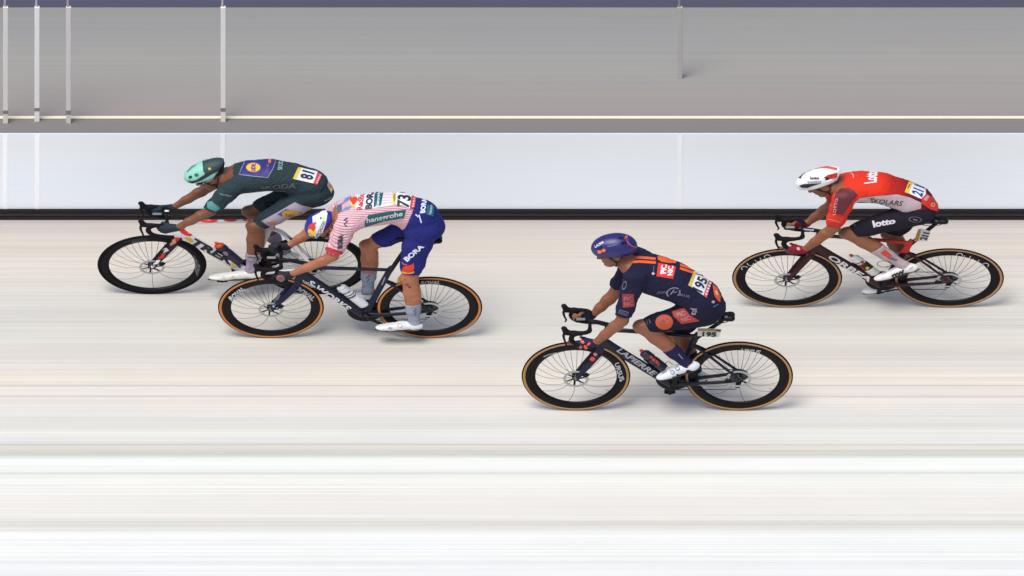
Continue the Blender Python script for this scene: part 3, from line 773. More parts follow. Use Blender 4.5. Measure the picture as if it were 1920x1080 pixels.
def rider(fr, sp):
    L = fr.L; B = Body(); J = {}
    sk = sp.get('skin', skin_a)
    # trunk: three columns of flesh along the spine
    st = [(L(px, py), r, w_) for px, py, r, w_ in sp['torso']]
    for (a, ra, wa), (b, rb, wb) in zip(st[:-1], st[1:]):
        for s_ in (-1, 0, 1):
            B.cap('torso', a+Vector((0, s_*max(wa-ra, 0), 0)), b+Vector((0, s_*max(wb-rb, 0), 0)), ra*(.97 if s_ else 1), rb*(.97 if s_ else 1), .035)
    ub = sp.get('arm', 1.0); lg = sp.get('leg', 1.0)
    for s_ in ('N', 'F'):
        sh, el, wr = [L(*p) for p in sp['arm'+s_]]
        J['sh'+s_], J['el'+s_], J['wr'+s_] = sh, el, wr
        B.cap('uarm'+s_, sh+Vector((.02, .03 if s_ == 'N' else -.03, .0)), sh, .062*ub, .060*ub, .05)
        limb(B, 'uarm'+s_, sh, el, [(0, .060*ub), (.3, .056*ub), (.7, .047*ub), (1, .041*ub)], .03)
        limb(B, 'farm'+s_, el, wr, [(0, .041*ub), (.22, .044*ub), (.6, .036*ub), (1, .025*ub)], .02)
        hp, kn, an = [L(*p) for p in sp['leg'+s_]]
        J['hip'+s_], J['kn'+s_], J['an'+s_] = hp, kn, an
        limb(B, 'thigh'+s_, hp, kn, [(0, .094*lg), (.3, .087*lg), (.7, .069*lg), (1, .054*lg)], .03)
        up_ = Vector(((kn-hp).z, 0, -(kn-hp).x)).normalized(); up_ = up_ if up_.z > 0 else -up_
        B.cap('thigh'+s_, hp.lerp(kn, .35)+up_*.02, hp.lerp(kn, .78)+up_*.018, .07*lg, .05*lg, .03)
        B.ell('thigh'+s_, kn+up_*.012-Vector((.012, 0, 0)), (.04, .038, .042), None, .025)
        B.cap('thigh'+s_, hp, hp+Vector((.02, 0, .0)), .096*lg, .088*lg, .04)
        d = (an-kn).normalized(); bk = Vector((-d.z, 0, d.x)); bk = bk if bk.x > 0 else -bk
        B.cap('calf'+s_, kn-bk*.008, kn+d*.03, .052*lg, .05*lg, .02)
        limb(B, 'calf'+s_, kn, an, [(0, .052*lg), (.3, .050*lg), (.7, .038*lg), (1, .031*lg)], .02)
        B.cap('calf'+s_, kn.lerp(an, .18)+bk*.016, kn.lerp(an, .42)+bk*.014, .043*lg, .042*lg, .03)
        B.cap('calf'+s_, kn.lerp(an, .42)+bk*.014, kn.lerp(an, .7)+bk*.004, .042*lg, .033*lg, .03)
        J['shoe'+s_] = make_shoe(fr, B, s_, sp['shoe'+s_][0], sp['shoe'+s_][1], an)
        hd = sp['hand'+s_]; g = L(*hd[0])
        make_hand(B, 'hand'+s_, wr, g-wr, hd[1], (0, -1 if s_ == 'N' else 1, 0), hd[2])
    C = L(*sp['head'][0]); th = sp['head'][1]
    hp_, HR = make_head(B, C, th, sp['head'][2] if len(sp['head']) > 2 else 0)
    J['hp'] = hp_; J['HR'] = HR; J['C'] = C
    nb = L(*sp['neck'])
    B.cap('neck', nb, hp_(-.035, 0, -.03), .062, .055, .03)
    B.cap('neck', nb+Vector((-.02, 0, -.01)), hp_(-.01, 0, -.06), .052, .045, .03)
    alltags = {p[1] for p in B.pr} - {'shoeN', 'shoeF', 'shocN', 'shocF'}
    sinew(sk)
    body = link('person', B.build('person', alltags, .0065), sk)
    fr.place(body); tag(body, sp['label'], 'person', 'riders crossing the line')
    out = {'body': body, 'J': J, 'B': B}
    # jersey
    def lerp_cut(a, b, t): a = Vector(a); b = Vector(b); return [(V3(a.lerp(b, t)), V3((b-a).normalized()))]
    cu = {'uarmN': lerp_cut(J['shN'], J['elN'], sp['cuff'][0]), 'uarmF': lerp_cut(J['shF'], J['elF'], sp['cuff'][1])}
    tcut = []
    if 'hem' in sp:
        a = L(*sp['hem'][0]); d = Vector(sp['hem'][1]).normalized(); tcut.append((V3(a), V3(d)))
    if 'hem2' in sp:
        a, b = L(*sp['hem2'][0]), L(*sp['hem2'][1]); d = b-a; d = Vector((d.z, 0, -d.x)).normalized(); d = d if d.z < 0 else -d; tcut.append((V3(a), V3(d)))
    a = L(*sp['collar'][0]); d = Vector(sp['collar'][1]).normalized(); ccut = (V3(a), V3(d))
    cu['torso'] = tcut+[ccut]
    def pockets(g):
        for (px, py, r3) in sp.get('pockets', ()): g.ell(L(px, py), r3, None, .03)
    out['jersey'] = link('jersey', crease(B.build('jersey', {'torso', 'uarmN', 'uarmF'}, .006, .0115, cu, pockets), .0045, len(sp['label'])), sp['jersey_m'], body)
    # shorts
    scut = {'thighN': lerp_cut(J['hipN'], J['knN'], sp['hemleg'][0]), 'thighF': lerp_cut(J['hipF'], J['knF'], sp['hemleg'][1])}
    a = L(*sp['waist']); d = (st[0][0]-st[-1][0]).normalized(); scut['torso'] = [(V3(a), V3(d))]
    out['shorts'] = link('shorts', crease(B.build('shorts', {'torso', 'thighN', 'thighF'}, .006, .0055, scut), .0026, 3+len(sp['label'])), sp['shorts_m'], body)
    for s_ in ('N', 'F'):
        sm = sp['shoe_m']
        kn, an = J['kn'+s_], J['an'+s_]
        d = (an-kn).normalized()
        p0 = kn.lerp(an, sp['sock'][0 if s_ == 'N' else 1])
        out['sock'+s_] = link('sock', B.build('sock', {'calf'+s_, 'foot'+s_}, .005, .005, {'calf'+s_: [(V3(p0), V3(-d))]}), sp['sock_m'], body)
        H, T, f, n, R, k = J['shoe'+s_]
        top = H+f*.06*k+n*.062
        # opening of the shoe
        def collar(g, top=top, n=n, f=f): g.cut(V3(top), V3((n+f*.25).normalized()))
        so_ = link('shoe', B.build('shoe', {'shoe'+s_, 'shoc'+s_}, .005, .004, None, collar), sm, body)
        out['shoe'+s_] = so_
        dn = (n+f*.25).normalized()
        q0 = H+f*.06*k; ax_ = (an-q0); tt = (top-q0).dot(dn)/max(ax_.dot(dn), 1e-4); cc = q0+ax_*min(max(tt, 0), 1.3)
        g = Sdf(np.array(cc)-.08, np.array(cc)+.08, .004)
        pf = (f-dn*f.dot(dn)).normalized(); g.ell(V3(cc+dn*.002), (.044, .041, .008), [V3(pf), (0, 1, 0), V3(dn)], .004)
        link('lining', g.mesh('lining'), M('shoe_lining', (34, 32, 38), .8), so_)
        g = Sdf(np.array(H.lerp(T, .5))-.2, np.array(H.lerp(T, .5))+.2, .005)
        g.ell(V3(H.lerp(T, .52)-n*.036), (.135*k, .034, .011), R, .01); g.ell(V3(T-f*.08*k-n*.043), (.03, .026, .012), R, .01)
        link('sole', g.mesh('sole'), M('shoe_sole', (40, 38, 42), .5), so_)
        if sp.get('glove_m'):
            tg = {'hand'+s_+'P'} | ({'hand'+s_+'F'} if sp['glove'] == 'full' else set())
            tg |= {'farm'+s_}
            el, wr = J['el'+s_], J['wr'+s_]; dd = (wr-el).normalized()
            cc = {'farm'+s_: [(V3(wr-dd*.012), V3(-dd))]}
            out['glove'+s_] = link('glove', B.build('glove', tg, .0045, .0035, cc), sp['glove_m'], body)
    return out
def helmet(fr, rd, sp):
    """sp: list of pieces in the head's own axes: (centre, radii, pitch), the rim cut and the vents"""
    p, R, J = rd['J']['hp'], rd['J']['HR'], rd['J']
    f, y, u = [Vector(v) for v in R]; C = J['C']
    g = Sdf(np.array(C)-.30, np.array(C)+.30, .005)
    def fr_(deg):
        q = Matrix.Rotation(rad(deg), 3, y); return [V3(q @ f), V3(y), V3(q @ u)]
    for c, r, deg, k in sp['shell']: g.ell(V3(p(*c)), r, fr_(deg), k)
    for c, d in sp['cuts']:
        dv = f*d[0]+y*d[1]+u*d[2]; dv.normalize(); g.cut(V3(p(*c)), V3(dv))
    for A_, B_ in sp.get('pxcuts', ()):
        A_, B_ = fr.L(*A_), fr.L(*B_); d_ = B_-A_; nv = Vector((-d_.z, 0, d_.x)).normalized(); nv = nv if nv.x > 0 else -nv; g.cut(V3(A_), V3(nv))
    for c, r, deg in sp.get('vents', ()):
        for s_ in (-1, 1):
            if s_ > 0 and c[1] == 0: continue
            g.ell(V3(p(c[0], s_*abs(c[1]), c[2])), r, fr_(deg), .006, 0, None, True)
    h = link('helmet', g.mesh('helmet'), sp['mat'], rd['body'])
    # dark liner seen in the vents and along the rim
    g = Sdf(np.array(C)-.30, np.array(C)+.30, .006)
    for c, r, deg, k in sp['shell']: g.ell(V3(p(*c)), tuple(v-.016 for v in r), fr_(deg), k)
    c, d = sp['cuts'][0]; dv = (f*d[0]+y*d[1]+u*d[2]).normalized(); g.cut(V3(p(*c)-dv*-.006), V3(dv))
    link('liner', g.mesh('liner'), M('helmet_liner', (30, 27, 32), .8), h)
    bm = bmesh.new()
    for s_ in (-1, 1):
        add_tube(bm, [tuple(p(.035, s_*.082, .0))+(.004, .011), tuple(p(.005, s_*.078, -.07))+(.004, .011), tuple(p(.02, s_*.045, -.118))+(.004, .011), tuple(p(.035, 0, -.135))+(.004, .008)], 6, 3)
        add_tube(bm, [tuple(p(-.07, s_*.078, .0))+(.003, .006), tuple(p(-.028, s_*.082, -.05))+(.003, .006), tuple(p(.005, s_*.08, -.072))+(.003, .006)], 6, 3)
    link('strap', mesh_bm('strap', bm), M('strap_black', (26, 23, 28), .8), h)
    rd['helmet'] = h
    return h
def glasses(rd, lens, frame):
    p, R = rd['J']['hp'], rd['J']['HR']; f, y, u = [Vector(v) for v in R]
    g = Sdf(np.array(rd['J']['C'])-.2, np.array(rd['J']['C'])+.2, .004)
    g.ell(V3(p(.042, 0, -.012)), (.066, .082, .033), R, .004)
    g.ell(V3(p(.038, 0, -.012)), (.062, .078, .05), R, .004, 0, None, True)
    g.cut(V3(p(.035, 0, 0)), V3(-f))
    o = link('sunglasses', g.mesh('sunglasses'), M('lens_%d' % lens[0], lens, .08, var=.05, coat=1), rd['body'])
    bm = bmesh.new()
    for s_ in (-1, 1): add_tube(bm, [tuple(p(.05, s_*.078, -.004))+(.004, .003), tuple(p(-.03, s_*.087, .0))+(.004, .003)], 6)
    link('temple', mesh_bm('temple', bm), M('frame_%d' % frame[0], frame, .4), o)
def eyes(rd):
    p = rd['J']['hp']
    for s_ in (-1, 1):
        me = lathe('eye', [(0.0, -.011), (.006, -.0095), (.0095, -.0055), (.011, 0), (.0095, .0055), (.006, .0095), (0, .011)], 14, closed=False)
        e = link('eye', me, M('eye_white', (214, 204, 196), .2), rd['body'], p(.071, s_*.032, -.005))
        me = lathe('iris', [(0.0, -.004), (.0045, -.003), (.0048, .0), (.0045, .003), (0, .004)], 12, closed=False)
        link('iris', me, M('iris_brown', (52, 36, 26), .15), e, p(.0815, s_*.032, -.006))
def strap_loop(fr, name, pts, r, mat, parent):
    bm = bmesh.new(); add_tube(bm, [tuple(fr.L(*q))+(r, r) for q in pts], 6, 4); return link(name, mesh_bm(name, bm), mat, parent)
# ------------------------------------------------------------------ the four, measured off the photograph
def cloth(name, rgb, **k):
    m = M(name, rgb, .85, var=.10, vs=10, bump=.35, bs=28, **k); m.node_tree.nodes['Principled BSDF'].inputs['Specular IOR Level'].default_value = .25; folds(m); return m
def folds(m):
    """creases in stretched cloth"""
    nt = m.node_tree; N = nt.nodes; b = N['Principled BSDF']; old = b.inputs['Normal'].links[0].from_socket
    tc = N.new('ShaderNodeTexCoord'); mp = N.new('ShaderNodeMapping'); mp.inputs['Scale'].default_value = (16, 5, 11); mp.inputs['Rotation'].default_value = (.3, .5, .2)
    n = N.new('ShaderNodeTexNoise'); n.inputs['Scale'].default_value = 1.0; n.inputs['Detail'].default_value = 4; n.inputs['Distortion'].default_value = 1.4
    nt.links.new(tc.outputs['Object'], mp.inputs[0]); nt.links.new(mp.outputs[0], n.inputs['Vector'])
    bp = N.new('ShaderNodeBump'); bp.inputs['Strength'].default_value = .55; bp.inputs['Distance'].default_value = .03
    nt.links.new(n.outputs[0], bp.inputs['Height']); nt.links.new(old, bp.inputs['Normal']); nt.links.new(bp.outputs[0], b.inputs['Normal'])
def gloss(name, rgb, **k): return M(name, rgb, .36, var=.05, vs=14, **k)

# ---- rider in navy and orange
f4 = Frame(1080, 769, 300, 1.125)
b4s = dict(label='dark navy racing bicycle with tan sidewalls, nearest the camera, under the navy rider', dts=.085, rear=1385, bb=(1263, 716), head_top=(1141, 613), head_bot=(1124, 655), st_top=(1306, 630), ss_top=(1302, 648),
           saddle=(1354, 595), tops=(1106, 603), bw=.19, crank=82, bottle=((1202, 657), (1244, 690)), rim_m=gloss('rim_a', (13, 8, 12), spec=.2), wall=(172, 128, 78),
           frame_m=gloss('frame_navy', (26, 24, 40), spec=.3), fork_m=gloss('fork_navy', (30, 28, 52), spec=.3), rin=.254, cpu=.055)
b4 = bicycle(f4, b4s)
r4s = dict(label='rider in navy jersey with orange stripes, purple helmet and white shoes', skin=skin_a,
           torso=[(1186, 498, .062, .10), (1203, 506, .098, .175), (1225, 515, .13, .18), (1255, 526, .134, .17), (1283, 539, .122, .155), (1308, 556, .118, .16), (1323, 577, .110, .155)],
           armN=((1190, 520, -.185), (1166, 602, -.225), (1115, 644, -.20)), armF=((1192, 479, .185), (1150, 553, .225), (1110, 592, .20)),
           arm=.98, leg=1.07, hem2=((1358, 582, 0), (1290, 578, -.15)), legN=((1312, 588, -.085), (1206, 612, -.115), (1291, 684, -.12)), legF=((1312, 569, .085), (1272, 622, .105), (1302, 690, .12)),
           shoeN=((1312, 683, -.125), (1229, 707, -.125)), shoeF=((1326, 706, .125), (1248, 722, .125)),
           handN=((1080, 648, -.195), (-.25, 0, 1), 2), handF=((1080, 592, .195), (-.25, 0, 1), 0),
           head=((1151, 471), 17), neck=(1186, 500), cuff=(.88, .78), collar=((1183, 497), (-1, 0, .35)), hemleg=(.93, .93), waist=(1225, 516), sock=(.58, .58),
           jersey_m=cloth('navy_jersey', (28, 29, 56)), shorts_m=cloth('navy_shorts', (22, 21, 40)), sock_m=cloth('navy_sock', (32, 30, 64)), shoe_m=gloss('white_shoe', (226, 230, 234)),
           glove='mitt', glove_m=cloth('navy_glove', (38, 36, 66)))
R4 = rider(f4, r4s)
helmet(f4, R4, dict(mat=gloss('purple_helmet', (40, 38, 102)), shell=[((-.01, 0, .045), (.142, .108, .114), 0, .02), ((-.05, 0, .03), (.10, .10, .10), 0, .04)],
       cuts=[((0, 0, -.006), (.16, 0, -1))], vents=[((.075, .07, .10), (.035, .012, .03), 25), ((-.09, .07, .085), (.03, .014, .022), -25), ((-.10, .035, .12), (.034, .013, .03), -30)]))
eyes(R4)

# ---- rider in dark green
f1 = Frame(285, 551, 301, .962)
b1s = dict(label='white racing bicycle with red spots and black tyres under the green rider', dts=.075, rear=590, bb=(467, 508), head_top=(346, 412), head_bot=(332, 447), st_top=(512, 414), ss_top=(512, 430),
           saddle=(560, 384), tops=(313, 405), bw=.18, crank=190, bottle=((405, 455), (450, 493)), rim_m=gloss('rim_b', (14, 11, 14), spec=.2), wall=None,
           frame_m=gloss('frame_white', (222, 220, 222)), fork_m=gloss('fork_dark', (36, 30, 40), spec=.3), rin=.268, cpu=.06)
b1 = bicycle(f1, b1s)
r1s = dict(label='foremost rider in dark green jersey with mint and green helmet', skin=M('skin_brown', (124, 78, 54), .45, var=.16, vs=9, bump=.12, bs=90, sss=.12),
           torso=[(432, 334, .06, .10), (446, 335, .092, .175), (470, 331, .112, .18), (505, 328, .115, .17), (543, 333, .11, .155), (573, 344, .116, .16), (589, 361, .113, .155)],
           armN=((436, 352, -.185), (392, 397, -.225), (332, 427, -.20)), armF=((432, 327, .185), (388, 353, .21), (325, 389, .20)),
           legN=((580, 369, -.085), (480, 424, -.115), (472, 506, -.12)), legF=((580, 352, .085), (472, 396, .115), (530, 468, .12)),
           shoeN=((497, 516, -.125), (389, 518, -.125)), shoeF=((560, 480, .125), (480, 490, .125)),
           handN=((300, 432, -.195), (-.2, 0, 1), 0), handF=((294, 394, .195), (-.2, 0, 1), 0),
           head=((392, 331), 36), neck=(432, 336), hem=((588, 352), (1, 0, -.8)), cuff=(.93, .55), collar=((431, 333), (-1, 0, .5)), hemleg=(.93, .85), waist=(470, 331), sock=(.63, .6),
           jersey_m=cloth('green_jersey', (44, 60, 65)), shorts_m=cloth('green_shorts', (40, 54, 60)), sock_m=cloth('lilac_sock', (156, 144, 160)), shoe_m=gloss('cream_shoe', (228, 228, 216)),
           glove='full', glove_m=cloth('dark_glove', (40, 52, 60)))
R1 = rider(f1, r1s)
helmet(f1, R1, dict(mat=gloss('mint_helmet', (142, 206, 184)), shell=[((-.0, 0, .045), (.145, .106, .105), 0, .02), ((-.08, 0, .085), (.115, .085, .068), -4, .05)],
       cuts=[((0, 0, .016), (.1, 0, -1))], pxcuts=[((424, 295), (408, 315))], vents=[((.11, .07, .06), (.02, .016, .012), 0)]))
glasses(R1, (40, 36, 44), (226, 220, 220))

# ---- rider in striped pink and blue
f2 = Frame(508, 633, 292, 1.0)
b2s = dict(label='black racing bicycle with orange sidewalls under the blue and pink rider', dts=.125, rear=805, bb=(686, 587), head_top=(573, 497), head_bot=(557, 530), st_top=(731, 506), ss_top=(724, 527),
           saddle=(806, 450), post_top=(768, 449), tops=(527, 487), bw=.18, crank=-38, bottle=((634, 534), (684, 573)), rim_m=gloss('rim_c', (17, 13, 16), spec=.2), wall=(196, 122, 58),
           frame_m=gloss('frame_black_blue', (24, 24, 44), spec=.3), fork_m=gloss('fork_blue', (26, 28, 62), spec=.3), rin=.256, ring=.118, cpu=.06, scr=(150, 146, 142))
b2 = bicycle(f2, b2s)
r2s = dict(label='rider in pink striped jersey and blue shorts with bowed blue and white helmet', skin=M('skin_light', (166, 106, 76), .45, var=.16, vs=9, bump=.12, bs=90, sss=.12),
           torso=[(642, 408, .062, .10), (654, 402, .095, .175), (676, 396, .112, .18), (710, 391, .115, .17), (745, 390, .115, .16), (780, 402, .125, .165), (796, 425, .122, .165)],
           armN=((648, 425, -.185), (622, 482, -.23), (545, 515, -.20)), armF=((640, 392, .185), (592, 428, .225), (540, 462, .20)),
           legN=((790, 432, -.085), (768, 522, -.11), (777, 608, -.12)), legF=((790, 418, .085), (692, 460, .11), (690, 545, .12)),
           shoeN=((793, 612, -.125), (704, 612, -.125)), shoeF=((704, 558, .125), (636, 562, .125)),
           handN=((514, 526, -.19), (-.3, 0, 1), 0), handF=((508, 464, .19), (-.3, 0, 1), 0),
           head=((615, 427), 72), neck=(641, 406), cuff=(.86, .7), collar=((638, 406), (-1, 0, -.1)), hemleg=(.88, .8), waist=(720, 391), hem=((763, 400), (1, 0, -.25)), sock=(.56, .58),
           jersey_m=None, shorts_m=cloth('blue_shorts', (36, 40, 114)), sock_m=cloth('grey_sock', (146, 150, 166)), shoe_m=gloss('white_shoe2', (224, 226, 226)),
           glove='full', glove_m=cloth('black_glove', (44, 40, 48)))
def striped():
    m = cloth('striped_jersey', (222, 200, 208)); nt = m.node_tree; N = nt.nodes; Lk = nt.links; b = N['Principled BSDF']
    tc = N.new('ShaderNodeTexCoord'); sx = N.new('ShaderNodeSeparateXYZ'); Lk.new(tc.outputs['Object'], sx.inputs[0])
    def mth(op, a_, b_=None):
        q = N.new('ShaderNodeMath'); q.operation = op
        for i, v in enumerate((a_, b_)):
            if v is None: continue
            if isinstance(v, (int, float)): q.inputs[i].default_value = v
            else: Lk.new(v, q.inputs[i])
        return q.outputs[0]
    zc = mth('SUBTRACT', sx.outputs['Z'], 1.36)                       # stripes run lengthwise round the trunk
    an = mth('ARCTAN2', sx.outputs['Y'], zc)
    an = mth('ADD', an, mth('MULTIPLY', sx.outputs['X'], .35))
    wv_ = mth('SINE', mth('MULTIPLY', an, 60))
    wv = N.new('ShaderNodeMapRange'); wv.inputs[1].default_value = -1; wv.inputs[2].default_value = 1; Lk.new(wv_, wv.inputs[0])
    rp = N.new('ShaderNodeValToRGB'); rp.color_ramp.elements[0].position = .12; rp.color_ramp.elements[1].position = .42
    rp.color_ramp.elements[0].color = (*S(206, 112, 116), 1); rp.color_ramp.elements[1].color = (*S(218, 194, 202), 1)
    Lk.new(wv.outputs[0], rp.inputs[0]); Lk.new(rp.outputs[0], b.inputs['Base Color']); return m
r2s['jersey_m'] = striped()
R2 = rider(f2, r2s)
helmet(f2, R2, dict(mat=gloss('blue_helmet', (38, 42, 142)), shell=[((-.01, 0, .045), (.142, .106, .108), 0, .02), ((-.06, 0, .045), (.10, .095, .09), 0, .04)],
       cuts=[((0, 0, .034), (.12, 0, -1))], vents=[((.08, .06, .10), (.03, .012, .026), 25)]))
glasses(R2, (30, 28, 40), (44, 40, 48))

# ---- rider in red
f3 = Frame(1476, 576, 304, .965)
b3s = dict(label='dark maroon racing bicycle with red top tube under the red rider', dts=.055, rear=1779, bb=(1656, 531), head_top=(1538, 437), head_bot=(1522, 470), st_top=(1707, 455), ss_top=(1702, 474),
           saddle=(1754, 414), tops=(1505, 430), bw=.185, crank=80, bottle=((1595, 478), (1642, 513)), rim_m=gloss('rim_d', (15, 9, 14), spec=.2), wall=(166, 124, 84),
           frame_m=gloss('frame_maroon', (52, 20, 30), spec=.3), fork_m=gloss('fork_maroon', (58, 22, 32), spec=.3), rin=.258, cpu=.075, scr=(138, 146, 142))
b3 = bicycle(f3, b3s)
r3s = dict(label='last rider in red jersey with white helmet and black shorts', skin=M('skin_tan2', (140, 88, 60), .45, var=.16, vs=9, bump=.12, bs=90, sss=.12),
           torso=[(1576, 352, .06, .10), (1590, 352, .092, .175), (1612, 351, .112, .18), (1645, 352, .114, .17), (1680, 362, .11, .155), (1706, 374, .114, .16), (1721, 391, .11, .155)],
           armN=((1583, 371, -.185), (1562, 428, -.22), (1508, 469, -.20)), armF=((1580, 340, .185), (1560, 384, .22), (1512, 420, .20)),
           leg=1.07, hem2=((1757, 398, 0), (1690, 394, -.15)), legN=((1714, 402, -.085), (1592, 437, -.115), (1694, 497, -.12)), legF=((1714, 386, .085), (1672, 440, .105), (1700, 500, .12)),
           shoeN=((1722, 499, -.125), (1637, 522, -.125)), shoeF=((1700, 532, .125), (1616, 545, .125)),
           handN=((1480, 470, -.195), (-.2, 0, 1), 1), handF=((1484, 421, .195), (-.2, 0, 1), 0),
           head=((1540, 344), 36), neck=(1577, 354), cuff=(.9, .7), collar=((1574, 352), (-1, 0, .45)), hemleg=(.92, .9), waist=(1612, 351), sock=(.5, .5),
           jersey_m=None, shorts_m=cloth('black_shorts', (30, 25, 37)), sock_m=cloth('pale_sock', (178, 160, 162)), shoe_m=gloss('white_shoe3', (232, 230, 228)),
           glove='mitt', glove_m=cloth('red_glove', (136, 28, 42)))
def red_fade():
    m = cloth('red_jersey', (222, 50, 32)); nt = m.node_tree; N = nt.nodes; Lk = nt.links; b = N['Principled BSDF']
    tc = N.new('ShaderNodeTexCoord'); sp_ = N.new('ShaderNodeSeparateXYZ'); Lk.new(tc.outputs['Object'], sp_.inputs[0])
    mr = N.new('ShaderNodeMapRange'); x0, x1 = (1575-f3.px0)/f3.kx, (1720-f3.px0)/f3.kx
    mr.inputs[1].default_value = x0; mr.inputs[2].default_value = x1; Lk.new(sp_.outputs['X'], mr.inputs[0])
    rp = N.new('ShaderNodeValToRGB'); e = rp.color_ramp.elements
    e[0].position = 0; e[0].color = (*S(216, 54, 36), 1); e[1].position = 1; e[1].color = (*S(96, 22, 36), 1)
    for p, c in ((.5, (226, 54, 30)), (.72, (178, 34, 30))): q = e.new(p); q.color = (*S(*c), 1)
    Lk.new(mr.outputs[0], rp.inputs[0]); Lk.new(rp.outputs[0], b.inputs['Base Color']); return m
r3s['jersey_m'] = red_fade()
R3 = rider(f3, r3s)
helmet(f3, R3, dict(mat=gloss('white_helmet', (236, 236, 232)), shell=[((-.0, 0, .045), (.145, .106, .105), 0, .02), ((-.085, 0, .062), (.11, .085, .07), -6, .05)],
       cuts=[((0, 0, .012), (.1, 0, -1)), ((-.19, 0, .05), (-1, 0, -.5))], pxcuts=[((1577, 316), (1566, 340))], vents=[((-.11, .085, .06), (.045, .016, .014), 0), ((.115, .06, .02), (.03, .03, .012), 0)]))
eyes(R3)
BOT = {}
BOT[4] = bottle(f4, b4s, 'navy water bottle with orange band and red nozzle in the navy bicycle', M('bottle_navy', (44, 40, 62), .35), M('cap_navy', (40, 38, 66), .4), M('nozzle_red', (206, 54, 40), .4))
BOT[1] = bottle(f1, b1s, 'dark blue water bottle with orange cap in the white bicycle', M('bottle_blue', (42, 36, 62), .35), M('cap_orange', (214, 70, 32), .4), M('nozzle_orange', (226, 100, 40), .4))
BOT[2] = bottle(f2, b2s, 'white water bottle with red and black lower bands in the black bicycle', M('bottle_white', (222, 224, 226), .35), M('cap_white', (226, 226, 226), .4), M('nozzle_black', (46, 44, 60), .4),
                [(.118, .128, M('band_black', (42, 34, 38), .4)), (.138, .146, M('band_maroon', (92, 36, 40), .4))])
BOT[3] = bottle(f3, b3s, 'white water bottle with red nozzle and dark patterned foot in the maroon bicycle', M('bottle_pale', (220, 220, 214), .35), M('cap_pale', (226, 222, 214), .4), M('nozzle_red2', (196, 48, 36), .4),
                [(.112, .19, M('band_dark', (52, 36, 34), .5, var=.5, vs=60))])
# ------------------------------------------------------------------ prints, numbers and lettering
class Prints:
    def __init__(s, fr): s.fr = fr; s.tg = None; s.pa = None
    def on(s, targets, parent): s.tg, s.pa = targets, parent; return s
    def poly(s, pts, c, off=.004, name='panel_print', parent=None, step=2.2): return lay(s.fr, name, poly_bm(pts), s.tg, ink(c), parent or s.pa, off, step)
    def ell(s, cx, cy, rx, ry, c, off=.006, a=0, name='disc_print', parent=None): return lay(s.fr, name, poly_bm(ell_pts(cx, cy, rx, ry, a)), s.tg, ink(c), parent or s.pa, off)
    def ring(s, cx, cy, rx, ry, tk, c, off=.006, a=0, t0=0, t1=360, name='ring_print', parent=None): return lay(s.fr, name, ring_bm(cx, cy, rx, ry, tk, a, t0, t1), s.tg, ink(c), parent or s.pa, off)
    def line(s, pts, wd, c, off=.006, name='line_print', parent=None): return lay(s.fr, name, line_bm(pts, wd), s.tg, ink(c), parent or s.pa, off)
    def text(s, t, q, c, off=.008, bold=.02, shear=0.0, name='lettering', parent=None): return lay(s.fr, name, text_bm(t, q, bold, shear), s.tg, ink(c), parent or s.pa, off, 2.8)
def up(x0, x1, yt, yb, sk=0, sl=0):
    """a word across the back: it reads upwards, its top towards the head"""
    return [(x0, yb-sl), (x0+sk, yt), (x1+sk, yt+sl), (x1, yb)]
WHT, NAVY, GRY = (236, 236, 238), (34, 36, 84), (128, 128, 134)
YEL, RED, ORG, GRN = (236, 200, 60), (212, 48, 42), (236, 98, 40), (24, 92, 96)

# navy rider
p = Prints(f4); J4, S4, B4 = R4['jersey'], R4['shorts'], R4['body']; CL4 = [J4, S4]
p.on(CL4, J4)
p.poly([(1182, 480.5), (1200, 480), (1229, 483), (1229.3, 487.5), (1200, 485.5), (1181, 486)], ORG, name='stripe')
p.poly([(1180, 488.5), (1200, 488), (1229.5, 490), (1230, 495), (1200, 493), (1179, 494)], ORG, name='stripe')
p.poly([(1233, 480), (1245, 480), (1262, 486), (1268, 490), (1267, 493.5), (1255, 493.5), (1240, 491), (1233, 486)], ORG)
p.poly([(1234, 492.5), (1267.5, 500), (1262, 523), (1231, 518)], (222, 54, 42))
p.text('PIC', up(1237.5, 1249, 497, 513, 2, -1), WHT, bold=.045); p.text('NIC', up(1250.5, 1261, 499.5, 516, 2, -1), WHT, bold=.045)
p.poly([(1275, 494), (1304, 504), (1303.5, 508), (1275, 499)], ORG, name='stripe'); p.poly([(1275, 500.6), (1303, 509.8), (1301, 514), (1274, 505)], ORG, name='stripe')
p.poly([(1221, 513), (1224.5, 510), (1228, 513), (1224.5, 516)], (222, 170, 190)); p.line([(1226, 499), (1225, 509)], 1.2, (120, 106, 150))
p.ring(1262.6, 548.5, 13.5, 9.5, .2, (136, 128, 150), a=-15, t0=150, t1=330); p.ring(1262.6, 548.5, 13.5, 9.5, .2, (136, 128, 150), a=-15, t0=-10, t1=60)
p.line([(1257, 552), (1264, 543), (1263, 549), (1269, 547)], 1.8, (150, 142, 160)); p.text('////', [(1232, 546), (1252, 545), (1251, 550), (1231, 551)], (112, 104, 134)); p.text('00110', [(1274, 549), (1293, 554), (1292, 559), (1273, 554)], (112, 104, 134))
p.poly([(1167, 551), (1188, 551), (1190, 575), (1168, 577)], (156, 38, 44)); p.text('PIC', [(1170, 556), (1186, 556), (1187, 563), (1170, 564)], (150, 112, 116)); p.text('NIC', [(1170, 566), (1187, 565), (1187, 572), (1170, 574)], (150, 112, 116))
p.line([(1161, 581), (1179, 586)], 1.2, (116, 112, 140)); p.line([(1159, 586), (1177, 592)], 1.2, (116, 112, 140)); p.line([(1160, 583.5), (1178, 589)], .9, (116, 112, 140))
p.line([(1154.5, 595.5), (1165, 600), (1178, 603)], 9.0, (150, 40, 34), name='cuff_band'); p.ring(1171, 535, 4, 9, .35, (92, 92, 112), a=15)
